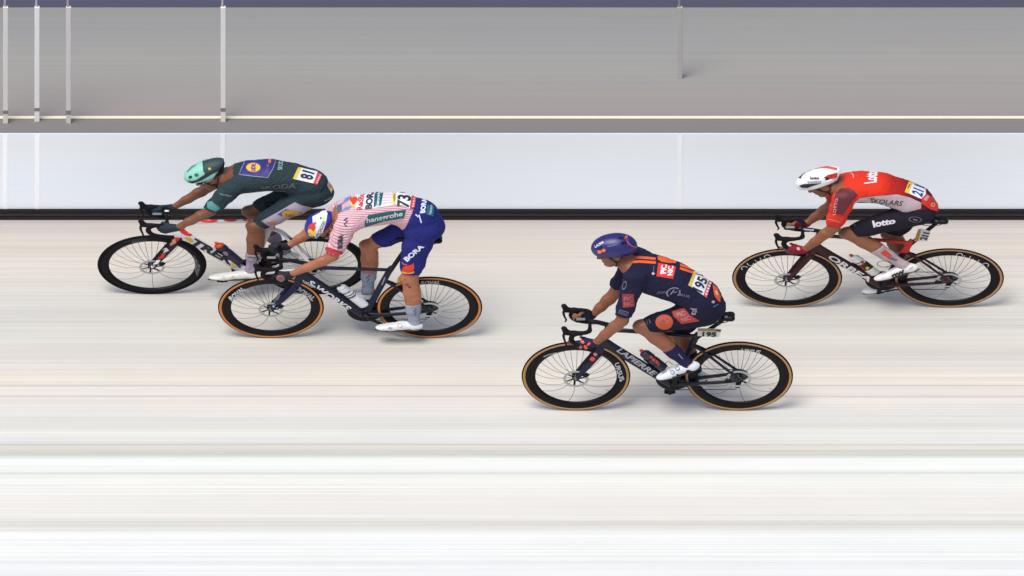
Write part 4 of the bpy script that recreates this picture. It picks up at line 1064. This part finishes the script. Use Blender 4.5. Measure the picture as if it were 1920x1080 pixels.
p.line([(1146, 541), (1151, 545)], 4.5, (150, 44, 40), name='cuff_band')
n = p.poly([(1304, 505.5), (1331.5, 513.6), (1335, 522), (1322, 556), (1292, 535)], (232, 232, 232), .007, 'race_number', B4)
p.poly([(1302.5, 504.5), (1307, 506.5), (1296, 538), (1290, 535)], (206, 182, 84), .009, 'number_border', n); p.poly([(1332, 516), (1337, 519), (1325, 559), (1318.5, 554)], (196, 74, 88), .009, 'number_border', n)
p.line([(1304, 513), (1333, 521)], 1.8, (150, 44, 56), .010, 'number_border', n); p.text('195', [(1297.5, 540), (1309.5, 517), (1328, 525), (1317, 550)], (28, 32, 58), .011, .03, parent=n); p.line([(1310, 509), (1329, 514)], 2.2, (28, 32, 58), .011, 'lettering', n)
p.text('IIIIII', [(1322, 551), (1332, 524), (1336, 525), (1325, 554)], (236, 220, 222), .012, parent=n)
p.poly([(1335.6, 533), (1344.5, 539), (1351, 556), (1350, 567), (1345, 563), (1339, 554)], (230, 92, 38)); p.ell(1343.5, 549, 2, 5, (240, 190, 160), a=-20)
p.ell(1337, 566, 3, 2.6, (224, 150, 170)); p.text('team', [(1336, 574), (1346, 569), (1347, 571.5), (1337, 577)], (60, 130, 180))
p.on([S4], S4)
p.ell(1245.6, 604, 16.5, 14.2, (180, 68, 38)); p.ring(1243, 604, 6, 5, .35, (128, 84, 78), .009); p.text('A', [(1247, 600), (1254, 600), (1254, 608), (1247, 608)], (150, 108, 100), .009)  # orange darkened: the shade on the thigh is painted into it
p.poly([(1260, 584), (1283, 577), (1292.6, 590), (1312, 602), (1278, 607.6), (1263, 593)], (158, 44, 38)); p.text('PIC', [(1268, 587), (1282, 583), (1286, 591), (1271, 595)], (160, 120, 120)); p.text('NIC', [(1276, 597), (1292, 592), (1296, 599), (1281, 604)], (160, 120, 120))  # red also darkened with painted shade
p.text('ZF', [(1294, 577), (1307, 579), (1307, 591), (1296, 590)], (124, 118, 134), bold=.05); p.text('mini', [(1214, 599), (1216, 609), (1213.5, 610), (1211.5, 600)], (98, 92, 128)); p.text('xx', [(1218, 598), (1221, 606), (1218.5, 607), (1216, 599)], (140, 80, 140))
H4 = R4['helmet']; p.on([H4], H4)
p.text('LAZER', [(1114, 461), (1131, 452), (1133, 455.5), (1116, 465)], (230, 230, 236), .004, .03, .2); p.ell(1124.5, 472.5, 4, 3, (240, 116, 64), .004, -15); p.ell(1132, 469.5, 3.6, 3, (240, 116, 64), .004, -15)
p.text('shimano', [(1139, 461), (1157, 457), (1158, 459.5), (1139.5, 463.5)], (126, 122, 176), .004); p.line([(1169.5, 449), (1172, 446), (1174, 442.5)], 2.2, (224, 92, 84), .004)
p.line([(1176, 441), (1174.5, 449), (1178, 456), (1185, 462), (1193, 464)], 1.5, (206, 74, 96), .004)
p.on([b4['frame']], b4['frame']); p.text('LAPIERRE', [(1162, 651), (1233, 699), (1226, 706), (1155, 658)], (168, 170, 178), .004, .03, .25)
p.line([(1160, 616.5), (1184, 617)], 2.5, (92, 90, 110), .003); p.line([(1310, 722.5), (1342, 721)], 1.8, (150, 150, 156), .003)
p.on([b4['fork']], b4['fork']); p.ell(1110.7, 673, 5, 4, (236, 90, 44), .004); p.ell(1116.5, 664.5, 3.5, 3, (214, 130, 128), .004); p.line([(1088, 696), (1096, 682)], 1.6, (96, 96, 110), .004)
p.on([b4['front']], b4['front']); p.text('URSUS', [(1160, 678), (1171, 711), (1163, 718), (1152, 682)], (176, 176, 184), .003, .04, .2); p.line([(1019, 669), (1028, 665), (1044, 661)], 2.0, (150, 148, 156), .003)  # the short pale line is a glint painted on the rim
p.on([b4['rearw']], b4['rearw']); p.text('URSUS', [(1390, 653), (1427, 657), (1425, 663.5), (1389, 659)], (186, 186, 194), .003, .04, .2)
p.on([BOT[4]], BOT[4]); p.poly([(1216, 667), (1221, 667), (1229, 673), (1227, 678), (1223, 676)], (214, 84, 48), .003); p.poly([(1230, 674), (1237, 680), (1235, 686), (1229, 680)], (214, 84, 48), .003)
p.on([R4['gloveN']], R4['gloveN']); p.ell(1092, 641, 4, 3, (226, 92, 74), .003, 30); p.ell(1098, 651, 4.5, 3, (226, 92, 74), .003, 60); p.ell(1104, 645, 4, 2.4, (210, 90, 76), .003, -40); p.ell(1089, 651, 2.5, 3, (200, 84, 74), .003)
p.on([R4['shoeN']], R4['shoeN'])
for x, y in ((1261, 698), (1270.5, 691)): p.ring(x, y, 4.4, 4, .26, (120, 124, 134), .003); p.ell(x, y, 2.6, 2.3, (206, 210, 214), .004)
p.line([(1241, 700), (1250, 695)], 2.6, (150, 152, 160), .003); p.line([(1290, 688), (1300, 680)], 1.6, (206, 190, 150), .003); p.ell(1263, 707, 2.5, 1.1, (60, 60, 66), .003)
p.on([R4['sockN']], R4['sockN']); p.line([(1272, 664), (1280, 673)], 2.2, (120, 116, 160), .003)
strap_loop(f4, 'lace', [(1257, 690, -.16), (1250, 687, -.155), (1248, 681, -.15), (1254, 678, -.15), (1262, 684, -.155)], .0022, black, R4['shoeN'])
def plate(fr, bk, pts, c, Y=-.03, th=.004):
    bm = bmesh.new(); fs = []
    for dy in (0, th): fs.append([bm.verts.new(fr.L(px, py, Y)+Vector((0, dy, 0))) for px, py in pts])
    bm.faces.new(fs[0]); bm.faces.new(fs[1][::-1])
    for i in range(len(pts)): bm.faces.new((fs[0][i], fs[0][(i+1) % len(pts)], fs[1][(i+1) % len(pts)], fs[1][i]))
    return link('number_plate', mesh_bm('number_plate', bm), M('plate_%d' % c[0], c, .5, var=.04), bk['root'])
pl = plate(f4, b4, [(1308, 616), (1340, 616.5), (1352.6, 618), (1351, 624), (1347, 633), (1308, 630)], (226, 224, 216))
p.on([pl], pl); p.poly([(1308, 616.3), (1352, 618.3), (1351, 621.5), (1308, 620)], (176, 130, 74), .003); p.poly([(1343, 618), (1352, 618.5), (1351.5, 622), (1343, 621.5)], (70, 66, 56), .004); p.text('195', [(1317.5, 622), (1344, 623), (1342.5, 632), (1316.5, 631)], (34, 34, 40), .005, .045)
p.on([b4['saddle']], b4['saddle']); p.line([(1357, 593), (1364, 594.5)], 4, (120, 120, 128), .004)
p.on([b4['stem']], b4['stem']); p.line([(1093.5, 603), (1097, 603)], 2, WHT, .004)

# green rider
p = Prints(f1); J1, S1, B1 = R1['jersey'], R1['shorts'], R1['body']; CL1 = [J1, S1]
p.on(CL1, J1)
pan = [(457, 299), (480, 295), (516.7, 294), (516, 304), (512, 316), (502, 333), (475, 330.5), (448, 327), (453, 316), (458, 306)]
p.poly(pan, (40, 42, 112), .004); p.line(pan+[pan[0]], 1.6, (130, 132, 160), .006, 'panel_border')
p.poly([(462, 304), (491, 303), (488, 325), (457, 323)], (34, 50, 150), .006); p.ell(475, 314, 14, 9, (206, 60, 44), .007); p.ell(475, 314, 13, 8.2, (242, 196, 52), .008); p.text('LIDL', up(470, 479, 307, 321, 1), (44, 60, 150), .010, .05); p.ell(474, 317.5, 2, 1.2, RED, .011)
p.ell(477.5, 297.5, 5, 2.6, (226, 78, 54), .008); p.poly([(503, 299), (508, 298), (508, 305), (503, 306)], (232, 112, 52), .008); p.poly([(500, 308), (505, 308), (504, 313), (499.5, 313)], (120, 76, 110), .008); p.text('TREK', up(497.5, 503, 314, 327, 2), (82, 82, 140), .009)
p.text('SKODA', up(520, 529, 297, 318, 3, -1), (142, 178, 168), .006, .03); p.text('SKODA', [(489, 350), (556, 343), (554.5, 353.5), (488, 354)], (92, 102, 104), .005, .01); p.line([(478, 359), (505, 357.5), (535, 358.5)], 1.2, (110, 104, 116), .004)
p.poly([(388, 379), (398, 377), (413, 391), (404, 397), (389, 390)], (84, 140, 138), .004, 'cuff_band'); p.line([(399, 379), (414, 390)], 1.8, (56, 88, 92), .006); p.text('santini', [(412, 361), (434, 366), (433, 369.5), (412, 365)], (116, 128, 132), .006)
n = p.poly([(563, 314), (595.5, 321.7), (588, 344), (550, 335.5)], (234, 234, 236), .007, 'race_number', B1)
p.poly([(559, 313.5), (565, 315), (555, 337), (549, 335)], (222, 196, 74), .009, 'number_border', n); p.poly([(595.5, 323), (604, 327), (594.5, 347), (587, 344)], (206, 72, 80), .009, 'number_border', n); p.text('81', [(561.5, 333), (567, 318), (590, 324.5), (586, 338)], (34, 38, 66), .011, .035, parent=n); p.text('IIIII', [(592, 343), (599, 327), (602, 328), (595, 344)], (236, 200, 204), .012, parent=n)
n2 = p.poly([(564, 303), (586, 306), (592, 312), (570, 311), (563, 309)], (226, 226, 224), .007, 'race_number', B1)
if n2: p.poly([(562, 302), (567, 303), (567, 310), (562, 309)], (222, 196, 74), .009, 'number_border', n2); p.line([(572, 306), (583, 309)], 2, (34, 38, 66), .01, 'lettering', n2)
p.line([(586, 311.5), (587.5, 316)], 1.6, (210, 200, 190), .008)
p.poly([(615, 339), (621, 341), (625, 352), (621, 362), (613, 348)], (178, 172, 150), .006); p.ell(620, 349, 2.6, 5, (206, 120, 60), .008, -15); p.ell(620.5, 355, 2.2, 3, (220, 190, 90), .009)
p.line([(608, 377), (616, 373.5), (622, 369)], 2.6, (112, 122, 130), .006)
p.on([S1], S1)
p.poly([(553, 379), (566, 385), (595, 391), (588, 405), (560, 417), (513, 429), (500, 421), (491, 414), (520, 398)], (166, 154, 168), .004)
p.poly([(520, 402), (536, 392), (574, 402), (556, 416)], (60, 76, 150), .006); p.ell(548, 404, 19.5, 9.5, (200, 150, 52), .008, 10); p.text('LIDL', [(536, 400), (560, 405), (559, 410), (535, 405)], (90, 90, 110), .010, .03); p.poly([(500, 417), (516, 415), (517, 422), (504, 422)], (206, 108, 86), .006)
p.line([(488, 414), (505, 425), (512, 430)], 1.5, (60, 92, 106), .005)
H1 = R1['helmet']; p.on([H1], H1)
p.poly([(382, 284), (402, 284), (428, 288), (418, 308), (410, 320), (398, 322), (384, 327), (381, 316), (380.5, 302)], (38, 64, 62), .004); p.line([(381.5, 292), (380.5, 304), (382, 322)], 1.6, (28, 46, 70), .006)
p.ell(393, 316.5, 3, 2.4, (188, 176, 70), .006); p.text('bontrager', [(350, 321.5), (368, 305), (370, 307.5), (352.5, 324)], (52, 104, 92), .005, 0, .2); p.ring(368.5, 328, 4, 3, .3, (64, 100, 92), .005); p.text('B', [(366, 326.5), (370, 325.5), (371, 330), (367, 331)], (48, 78, 74), .006, .03); p.ell(357, 332, 3.4, 2.6, (26, 40, 42), .005, -20); p.line([(352, 321), (372, 299)], 1.0, (64, 120, 104), .004)
p.poly([(352, 341), (367, 338), (384, 327), (402, 319), (413, 312), (416, 318), (398, 326), (380, 337), (362, 344)], (30, 40, 44), .005)
p.on([b1['frame']], b1['frame'])
p.ell(391, 413, 18, 4.5, (212, 42, 30), .003); p.ell(432, 411.5, 13, 4, (212, 42, 30), .003); p.ell(348.5, 434, 14, 7, (212, 42, 30), .003, 24); p.ell(463, 412, 8, 3, (212, 42, 30), .003); p.poly([(345, 445), (357, 446), (364, 452), (358, 455)], (208, 170, 54), .003)
p.text('TREK', [(366, 446), (442, 489), (434, 499), (355, 456)], (30, 27, 30), .005, .05, .1); p.poly([(432, 493), (440, 494), (445, 500), (436, 501)], (206, 182, 50), .006); p.poly([(441, 492), (452, 499), (450, 503), (444, 498)], (54, 60, 130), .006)
p.on([b1['fork']], b1['fork']); p.poly([(304, 467), (312, 464), (317, 470), (307, 474)], (220, 218, 220), .004); p.poly([(300, 475), (311, 474), (307, 484), (296, 486)], (190, 50, 44), .004); p.poly([(291, 488), (301, 487), (297, 494), (287, 497)], (226, 224, 226), .004); p.poly([(315, 452), (328, 448), (331, 455), (320, 461)], (222, 150, 110), .004); p.poly([(284, 499), (291, 495), (289, 501), (284, 503)], (220, 220, 224), .004); p.line([(286, 500), (290, 495)], 1.4, (60, 66, 150), .006); p.poly([(326, 444), (338, 446), (334, 452), (325, 450)], (212, 42, 40), .004)
p.on([b1['front']], b1['front']); p.text('BONTRAGER', [(364, 478), (376, 500), (370, 520), (358, 486)], (120, 118, 126), .003); p.text('AEOLUS', [(246, 452), (274, 449), (274, 452), (247, 456)], (86, 84, 92), .003)
p.on([BOT[1]], BOT[1]); p.ell(423, 475, 6, 3, (140, 116, 124), .003, 40); p.line([(412, 478), (436, 496)], 2.5, (60, 48, 96), .003)
p.on([R1['shoeN']], R1['shoeN']); p.ell(419, 520, 3, 2, (196, 200, 186), .003); p.ell(437, 519, 3, 2, (200, 202, 190), .003); p.line([(404, 522), (421, 526)], 2.4, (250, 250, 238), .004)
p.on([R1['sockN']], R1['sockN']); p.line([(464, 482), (480, 483.5)], 1.2, (70, 66, 84), .003)
p.on([b1['stem'], b1['bar']], b1['stem']); p.line([(308, 395.5), (331, 395.5)], 3.0, (240, 240, 244), .004)

# pink and blue rider
p = Prints(f2); J2, S2, B2 = R2['jersey'], R2['shorts'], R2['body']; CL2 = [J2, S2]
p.on([J2], J2)
p.poly([(624, 397), (632, 385), (641, 381), (641, 396), (632, 402), (624, 405)], (88, 98, 122), .004)
for i in range(7): p.line([(640+i*1.6, 383-i*2.1), (652+i*1.0, 376-i*1.8), (656+i*.8, 371-i*1.3)], 1.0, (120, 136, 196), .004)
for i in range(5): p.line([(641+i*3, 397-i*.8), (648+i*3, 388-i*.8)], 1.1, (132, 144, 200), .004)
p.ell(662.5, 381, 6, 5.5, (246, 214, 96), .005); p.poly([(656, 368), (660, 371), (668, 368), (666, 374), (671, 374), (667, 380), (664, 379), (662, 385), (659, 379), (656, 375)], (222, 66, 34), .008)
p.poly([(665, 362), (722, 352), (744, 354), (742, 384), (716, 388), (690, 392), (667, 393)], (230, 224, 230), .003)
p.text('RedBull', up(668, 679.5, 358, 392, 5, -2), (208, 52, 60), .007, .03); p.text('BORA', up(684, 697.5, 352, 391, 5, -1), (30, 34, 62), .007, .05)
p.poly([(703, 354), (719, 360), (714.5, 385), (700.5, 388)], (22, 92, 98), .005); p.text('hansgrohe', up(704, 712, 352, 386, 4, -1), (226, 236, 236), .008, .02)
for i in range(4): p.line([(717, 366+i*5), (738, 365+i*5)], 1.0, (226, 150, 160), .005)
n = p.poly([(736, 357), (772, 361), (768, 392), (755, 385), (735, 383)], (236, 236, 238), .009, 'race_number', B2)
p.poly([(736, 356), (743, 358), (742, 383), (735.5, 382)], (226, 206, 80), .011, 'number_border', n); p.ell(739.5, 370, 2, 8, (150, 140, 60), .012, 0, 'number_border', n); p.text('73', [(744, 385), (745.5, 364), (772, 367), (767, 390)], (34, 36, 54), .013, .03, parent=n); p.text('1', [(749, 361), (750, 358), (773, 361), (772, 363)], (34, 36, 54), .013, .05, parent=n)
p.tg = CL2; p.poly([(773, 362), (781, 364), (777.5, 389), (768, 392)], (216, 66, 72), .011, 'number_border', n); p.text('IIIII', [(772, 388), (776, 366), (779.5, 367), (776, 388)], (240, 190, 194), .014, parent=n); p.tg = [J2]
p.poly([(684, 416), (691, 403), (725, 397), (761, 393), (757, 409), (720, 415), (684, 426)], (30, 84, 88), .005); p.text('hansgrohe', [(687.5, 409), (755, 395.5), (755, 407.5), (687, 421)], (196, 206, 208), .008, .02)
p.line([(652, 408.5), (644.5, 413), (651.5, 415), (645, 420), (650, 424)], 2.3, (32, 34, 48), .005)
p.text('BORA', up(632, 642, 441, 466, 2, -1), (40, 42, 60), .006, .05)
p.line([(607, 467), (620, 471), (641, 478)], 12, (196, 54, 54), .005, 'cuff_band'); p.line([(609, 464), (641, 474.5)], 1.3, (150, 40, 44), .007)
p.on([S2], S2)
p.text('BORA', up(787, 797, 372, 399, 4, -1), (226, 230, 240), .005, .05); p.poly([(801, 384), (814, 388), (812, 406), (799, 402)], (36, 100, 120), .005); p.text('hansgr', up(803, 810, 384, 401, 3, -1), (190, 206, 214), .008)
p.line([(779, 402), (784.5, 407), (785.5, 402.5), (790, 418)], 2.2, (226, 230, 240), .005); p.text('BORA', [(756, 484.5), (789, 457.5), (796, 463), (764, 491.5)], (220, 224, 232), .005, .05)
p.ell(765, 510, 12, 3.6, (240, 180, 70), .004); p.poly([(753, 508), (756, 501), (761, 498), (770, 497), (776, 493), (773, 500), (777, 503), (772, 506), (774, 510), (764, 512)], (216, 58, 36), .007); p.line([(754, 491.5), (757, 495.5), (763, 496)], 1.8, (200, 100, 110), .005)
H2 = R2['helmet']; p.on([H2], H2)
p.poly([(586, 406), (598, 400), (610, 391), (614, 400), (611, 418), (600, 450), (593, 448), (588, 440)], (228, 232, 234), .004); p.ell(585, 435, 8, 8.5, (238, 200, 84), .005); p.poly([(577, 428), (581, 421), (586, 418), (594, 416), (591, 422), (592, 427), (588, 434), (584, 430)], (216, 60, 36), .008); p.ell(606, 410, 2.4, 2.6, (226, 216, 70), .006); p.ell(601.5, 409, 2, 2.4, (90, 96, 140), .006)
p.text('SPECIALIZED', [(591, 444), (606, 413), (611, 415), (597, 448)], (88, 92, 98), .007, .02)
p.on([b2['frame']], b2['frame']); p.text('S-WORKS', [(583, 524), (660, 577), (652, 585), (575, 531)], (216, 220, 226), .005, .04, .15); p.line([(722, 520), (716, 534)], 2.5, (130, 134, 156), .004)
p.on([b2['fork']], b2['fork']); p.text('S-WORKS', [(508, 574), (521, 551), (526, 553), (514, 577)], (196, 202, 214), .004, .03)
p.on([b2['front']], b2['front']); p.text('ROVAL', [(427, 558), (454, 537.5), (460, 542), (434, 565)], (206, 206, 210), .003, .05, .1); p.text('ROVAL', [(561, 537), (592, 558), (586, 565), (554, 543)], (170, 170, 176), .003, .05, .1)
p.on([b2['rearw']], b2['rearw']); p.text('ROVAL', [(789, 527), (826, 526.5), (825, 533), (789, 534)], (150, 150, 156), .003, .05, .1); p.line([(888, 600), (876, 612), (858, 621)], 3.5, (96, 94, 100), .003)
p.on([R2['sockN']], R2['sockN']); p.line([(781, 579), (775, 584), (780, 585), (777, 591)], 2.0, (90, 92, 108), .003)
p.on([R2['sockF']], R2['sockF']); p.line([(694, 516), (686, 522), (693, 523), (688, 528)], 2.0, (84, 86, 100), .003)
p.on([B2], B2); p.ell(763, 534, 3, 1.4, (90, 62, 56), .002, 10, 'tattoo'); p.ell(768, 538.5, 2.6, 1.8, (84, 58, 54), .002, 20, 'tattoo'); p.ell(759, 524, 1.6, 1.4, (120, 80, 64), .002, 0, 'tattoo')
p.on([R2['shoeN']], R2['shoeN']); p.ring(750, 610.5, 4.4, 3.2, .25, (150, 152, 158), .003); p.ell(750, 610.5, 3.1, 2.2, (250, 250, 250), .004); p.ell(731.5, 615.5, 4.2, 2.6, (160, 160, 160), .003); p.line([(758, 622), (786, 618)], 2.4, (170, 164, 132), .003)
p.on([R2['gloveN']], R2['gloveN']); p.ell(526, 522, 8, 6.5, (110, 102, 106), .003); p.ell(527, 521, 4, 3.6, (156, 56, 62), .004)
p.on([b2['stem']], b2['stem']); p.line([(536, 482), (562, 483.5)], 4.0, (224, 230, 238), .004)

# red rider
p = Prints(f3); J3, S3, B3 = R3['jersey'], R3['shorts'], R3['body']; CL3 = [J3, S3]
p.on([J3], J3)
p.poly([(1567, 362), (1577, 353), (1592, 352), (1602, 358), (1608, 366), (1598, 376), (1588, 392), (1579, 404), (1566, 400), (1561, 395)], (98, 28, 40), .004)
p.text('Lotto', up(1620, 1644, 319, 342, 3, -3), (238, 226, 222), .006, .045); p.line([(1596, 324), (1600.5, 329), (1600, 334)], 2.2, (236, 160, 146), .005)
p.poly([(1600, 380), (1612, 371.5), (1640, 368), (1682, 364.5), (1705, 370), (1727, 380), (1727, 391), (1700, 398), (1679, 404), (1650, 397), (1628, 390), (1601, 388)], (186, 164, 166), .004)
p.text('SKOLARS', [(1630, 372), (1694, 377), (1692, 386.5), (1632, 380)], (60, 52, 60), .006, .02, .25); p.line([(1627, 372), (1640, 371), (1634, 374.5)], 1.2, (66, 58, 66), .006)
p.poly([(1600, 384), (1612, 382.5), (1634, 386), (1632, 396), (1601, 392)], (122, 26, 34), .006)
p.text('LOTTO', up(1561, 1567, 372, 403, 5, 0), (226, 150, 146), .006, .03); p.line([(1552, 411), (1562, 413), (1576, 417)], 1.8, (206, 110, 104), .005); p.line([(1552, 418), (1574, 424)], 4.5, (196, 34, 36), .004, 'cuff_band')
p.tg = CL3
n = p.poly([(1708, 342), (1735, 352.5), (1736, 364), (1727, 373), (1700, 361)], (232, 232, 240), .007, 'race_number', B3)
p.poly([(1704, 340), (1711, 343.5), (1703, 363), (1696, 360)], (230, 196, 62), .009, 'number_border', n); p.text('211', [(1709, 361), (1714.5, 344.5), (1735, 352), (1728.5, 370)], (54, 56, 120), .011, .035, parent=n); p.line([(1702, 353), (1706, 345)], 2, (80, 66, 36), .011, 'lettering', n)
p.poly([(1728, 373), (1737, 363.5), (1751, 371), (1759, 384), (1758, 396), (1745, 393), (1728, 382)], (218, 44, 36), .006, 'pocket_print'); p.poly([(1729, 373), (1738, 364), (1744, 369), (1738, 378)], (208, 92, 92), .008, 'number_border'); p.text('IIII', [(1732, 375), (1738, 367), (1742, 369), (1737, 376)], (236, 190, 190), .010); p.ring(1749, 384, 4, 3.6, .4, (236, 190, 110), .008)
p.on([S3], S3)
p.text('lotto', [(1635, 414), (1679, 408.5), (1679, 419), (1638, 427)], (206, 200, 210), .006, .05); p.ring(1716, 411.6, 12, 5.2, .14, (104, 104, 122), .005, 5); p.line([(1712, 411), (1720, 413)], 2.4, (112, 112, 128), .006); p.line([(1602, 424), (1604, 420)], 2, (80, 76, 90), .005)
H3 = R3['helmet']; p.on([H3], H3)
p.line([(1499, 334), (1503, 327), (1511, 320.5), (1524, 315.5)], 4.6, (36, 32, 44), .004); p.line([(1525, 315.2), (1538, 313), (1552, 313.5), (1569, 317)], 4.4, (216, 92, 78), .004)
p.poly([(1545, 333), (1552, 328), (1570, 323.5), (1569, 333), (1559, 336)], (196, 46, 32), .004); p.poly([(1544.5, 333), (1549, 332.5), (1557, 336), (1552, 337)], (32, 30, 40), .006)
p.text('lotto', [(1519, 331), (1536, 331), (1536, 336), (1519, 336.5)], (44, 40, 54), .005, .04); p.text('lotto', [(1514, 339), (1540, 337.5), (1540, 342), (1515, 343.5)], (128, 130, 140), .005); p.poly([(1498, 348), (1508, 345), (1541, 343.5), (1524, 348.5), (1514, 352.5), (1503, 352)], (34, 28, 44), .005)
p.on([b3['frame']], b3['frame']); p.text('ORBEA', [(1559, 477), (1637, 523), (1629, 529.5), (1551, 484)], (216, 212, 210), .005, .035, .1); p.poly([(1640, 446), (1711, 449), (1711, 457), (1640, 455)], (206, 44, 36), .004); p.poly([(1686, 456), (1712, 452), (1703, 474), (1684, 474)], (206, 44, 36), .004); p.line([(1653, 531), (1660, 545)], 2.4, (96, 84, 88), .003)
def oquo(cx, cy, t0): p.ring(cx, cy, 6.4, 4.3, .26, (196, 192, 198), .003, 0, t0, t0+215)
p.on([b3['front']], b3['front'])
for c in ((1396, 503, 130), (1407, 494, -20), (1421, 486.5, -50), (1439, 481.5, 150)): oquo(*c)
p.on([b3['rearw']], b3['rearw'])
for c in ((1799, 478.5, 165), (1814, 480.5, -10), (1830, 487, 0), (1848, 497, 195)): oquo(*c)
p.on([R3['gloveN']], R3['gloveN']); p.ell(1497, 466.5, 3.6, 2.6, (214, 150, 160), .003, 30); p.ell(1482, 471, 9, 5, (104, 22, 40), .002)
p.on([R3['shoeN']], R3['shoeN']); p.text('nw', [(1671, 516), (1695, 504.5), (1698, 511), (1674, 524)], (40, 36, 40), .003, .05); p.line([(1652, 513), (1662, 510)], 2, (150, 146, 150), .003); p.line([(1705, 505), (1712, 500)], 1.5, (150, 146, 150), .003)
p.on([R3['sockN']], R3['sockN']); p.poly([(1650, 474), (1660, 468), (1673, 479), (1666, 485)], (190, 62, 48), .003); p.poly([(1665, 485), (1670, 481), (1683, 486), (1680, 490)], (104, 104, 128), .003)
strap_loop(f3, 'lace', [(1668, 499, -.155), (1655, 501, -.16), (1645, 496, -.155), (1650, 490, -.15), (1662, 490, -.15), (1671, 496, -.155), (1662, 502, -.16)], .0025, black, R3['shoeN'])
pl = plate(f3, b3, [(1722, 430), (1729, 429), (1745, 434), (1739, 452.5), (1714, 452.5)], (220, 218, 212))
p.on([pl], pl); p.poly([(1722, 430), (1727, 430), (1722, 452), (1714, 452)], (176, 124, 58), .003); p.text('211', [(1723.5, 449), (1731.5, 435), (1744, 437.5), (1737, 451)], (44, 40, 46), .005, .05)
p.on([b3['saddle']], b3['saddle']); p.line([(1752, 413), (1758, 414.5)], 4, (120, 116, 122), .004)
p.on([b3['stem']], b3['stem']); p.line([(1506, 430), (1526, 431.5)], 2.4, (170, 186, 204), .004)
p.on([BOT[3]], BOT[3]); p.ell(1617, 492, 4, 2.6, (206, 60, 50), .003, 40); p.poly([(1622, 502), (1627, 499), (1630, 503), (1626, 506)], (206, 176, 60), .004); p.poly([(1613, 498), (1622, 505), (1618, 507)], (180, 60, 44), .004)
pl = plate(f2, b2, [(746, 520), (752, 516), (752, 529), (743, 532)], (186, 160, 96), -.01)
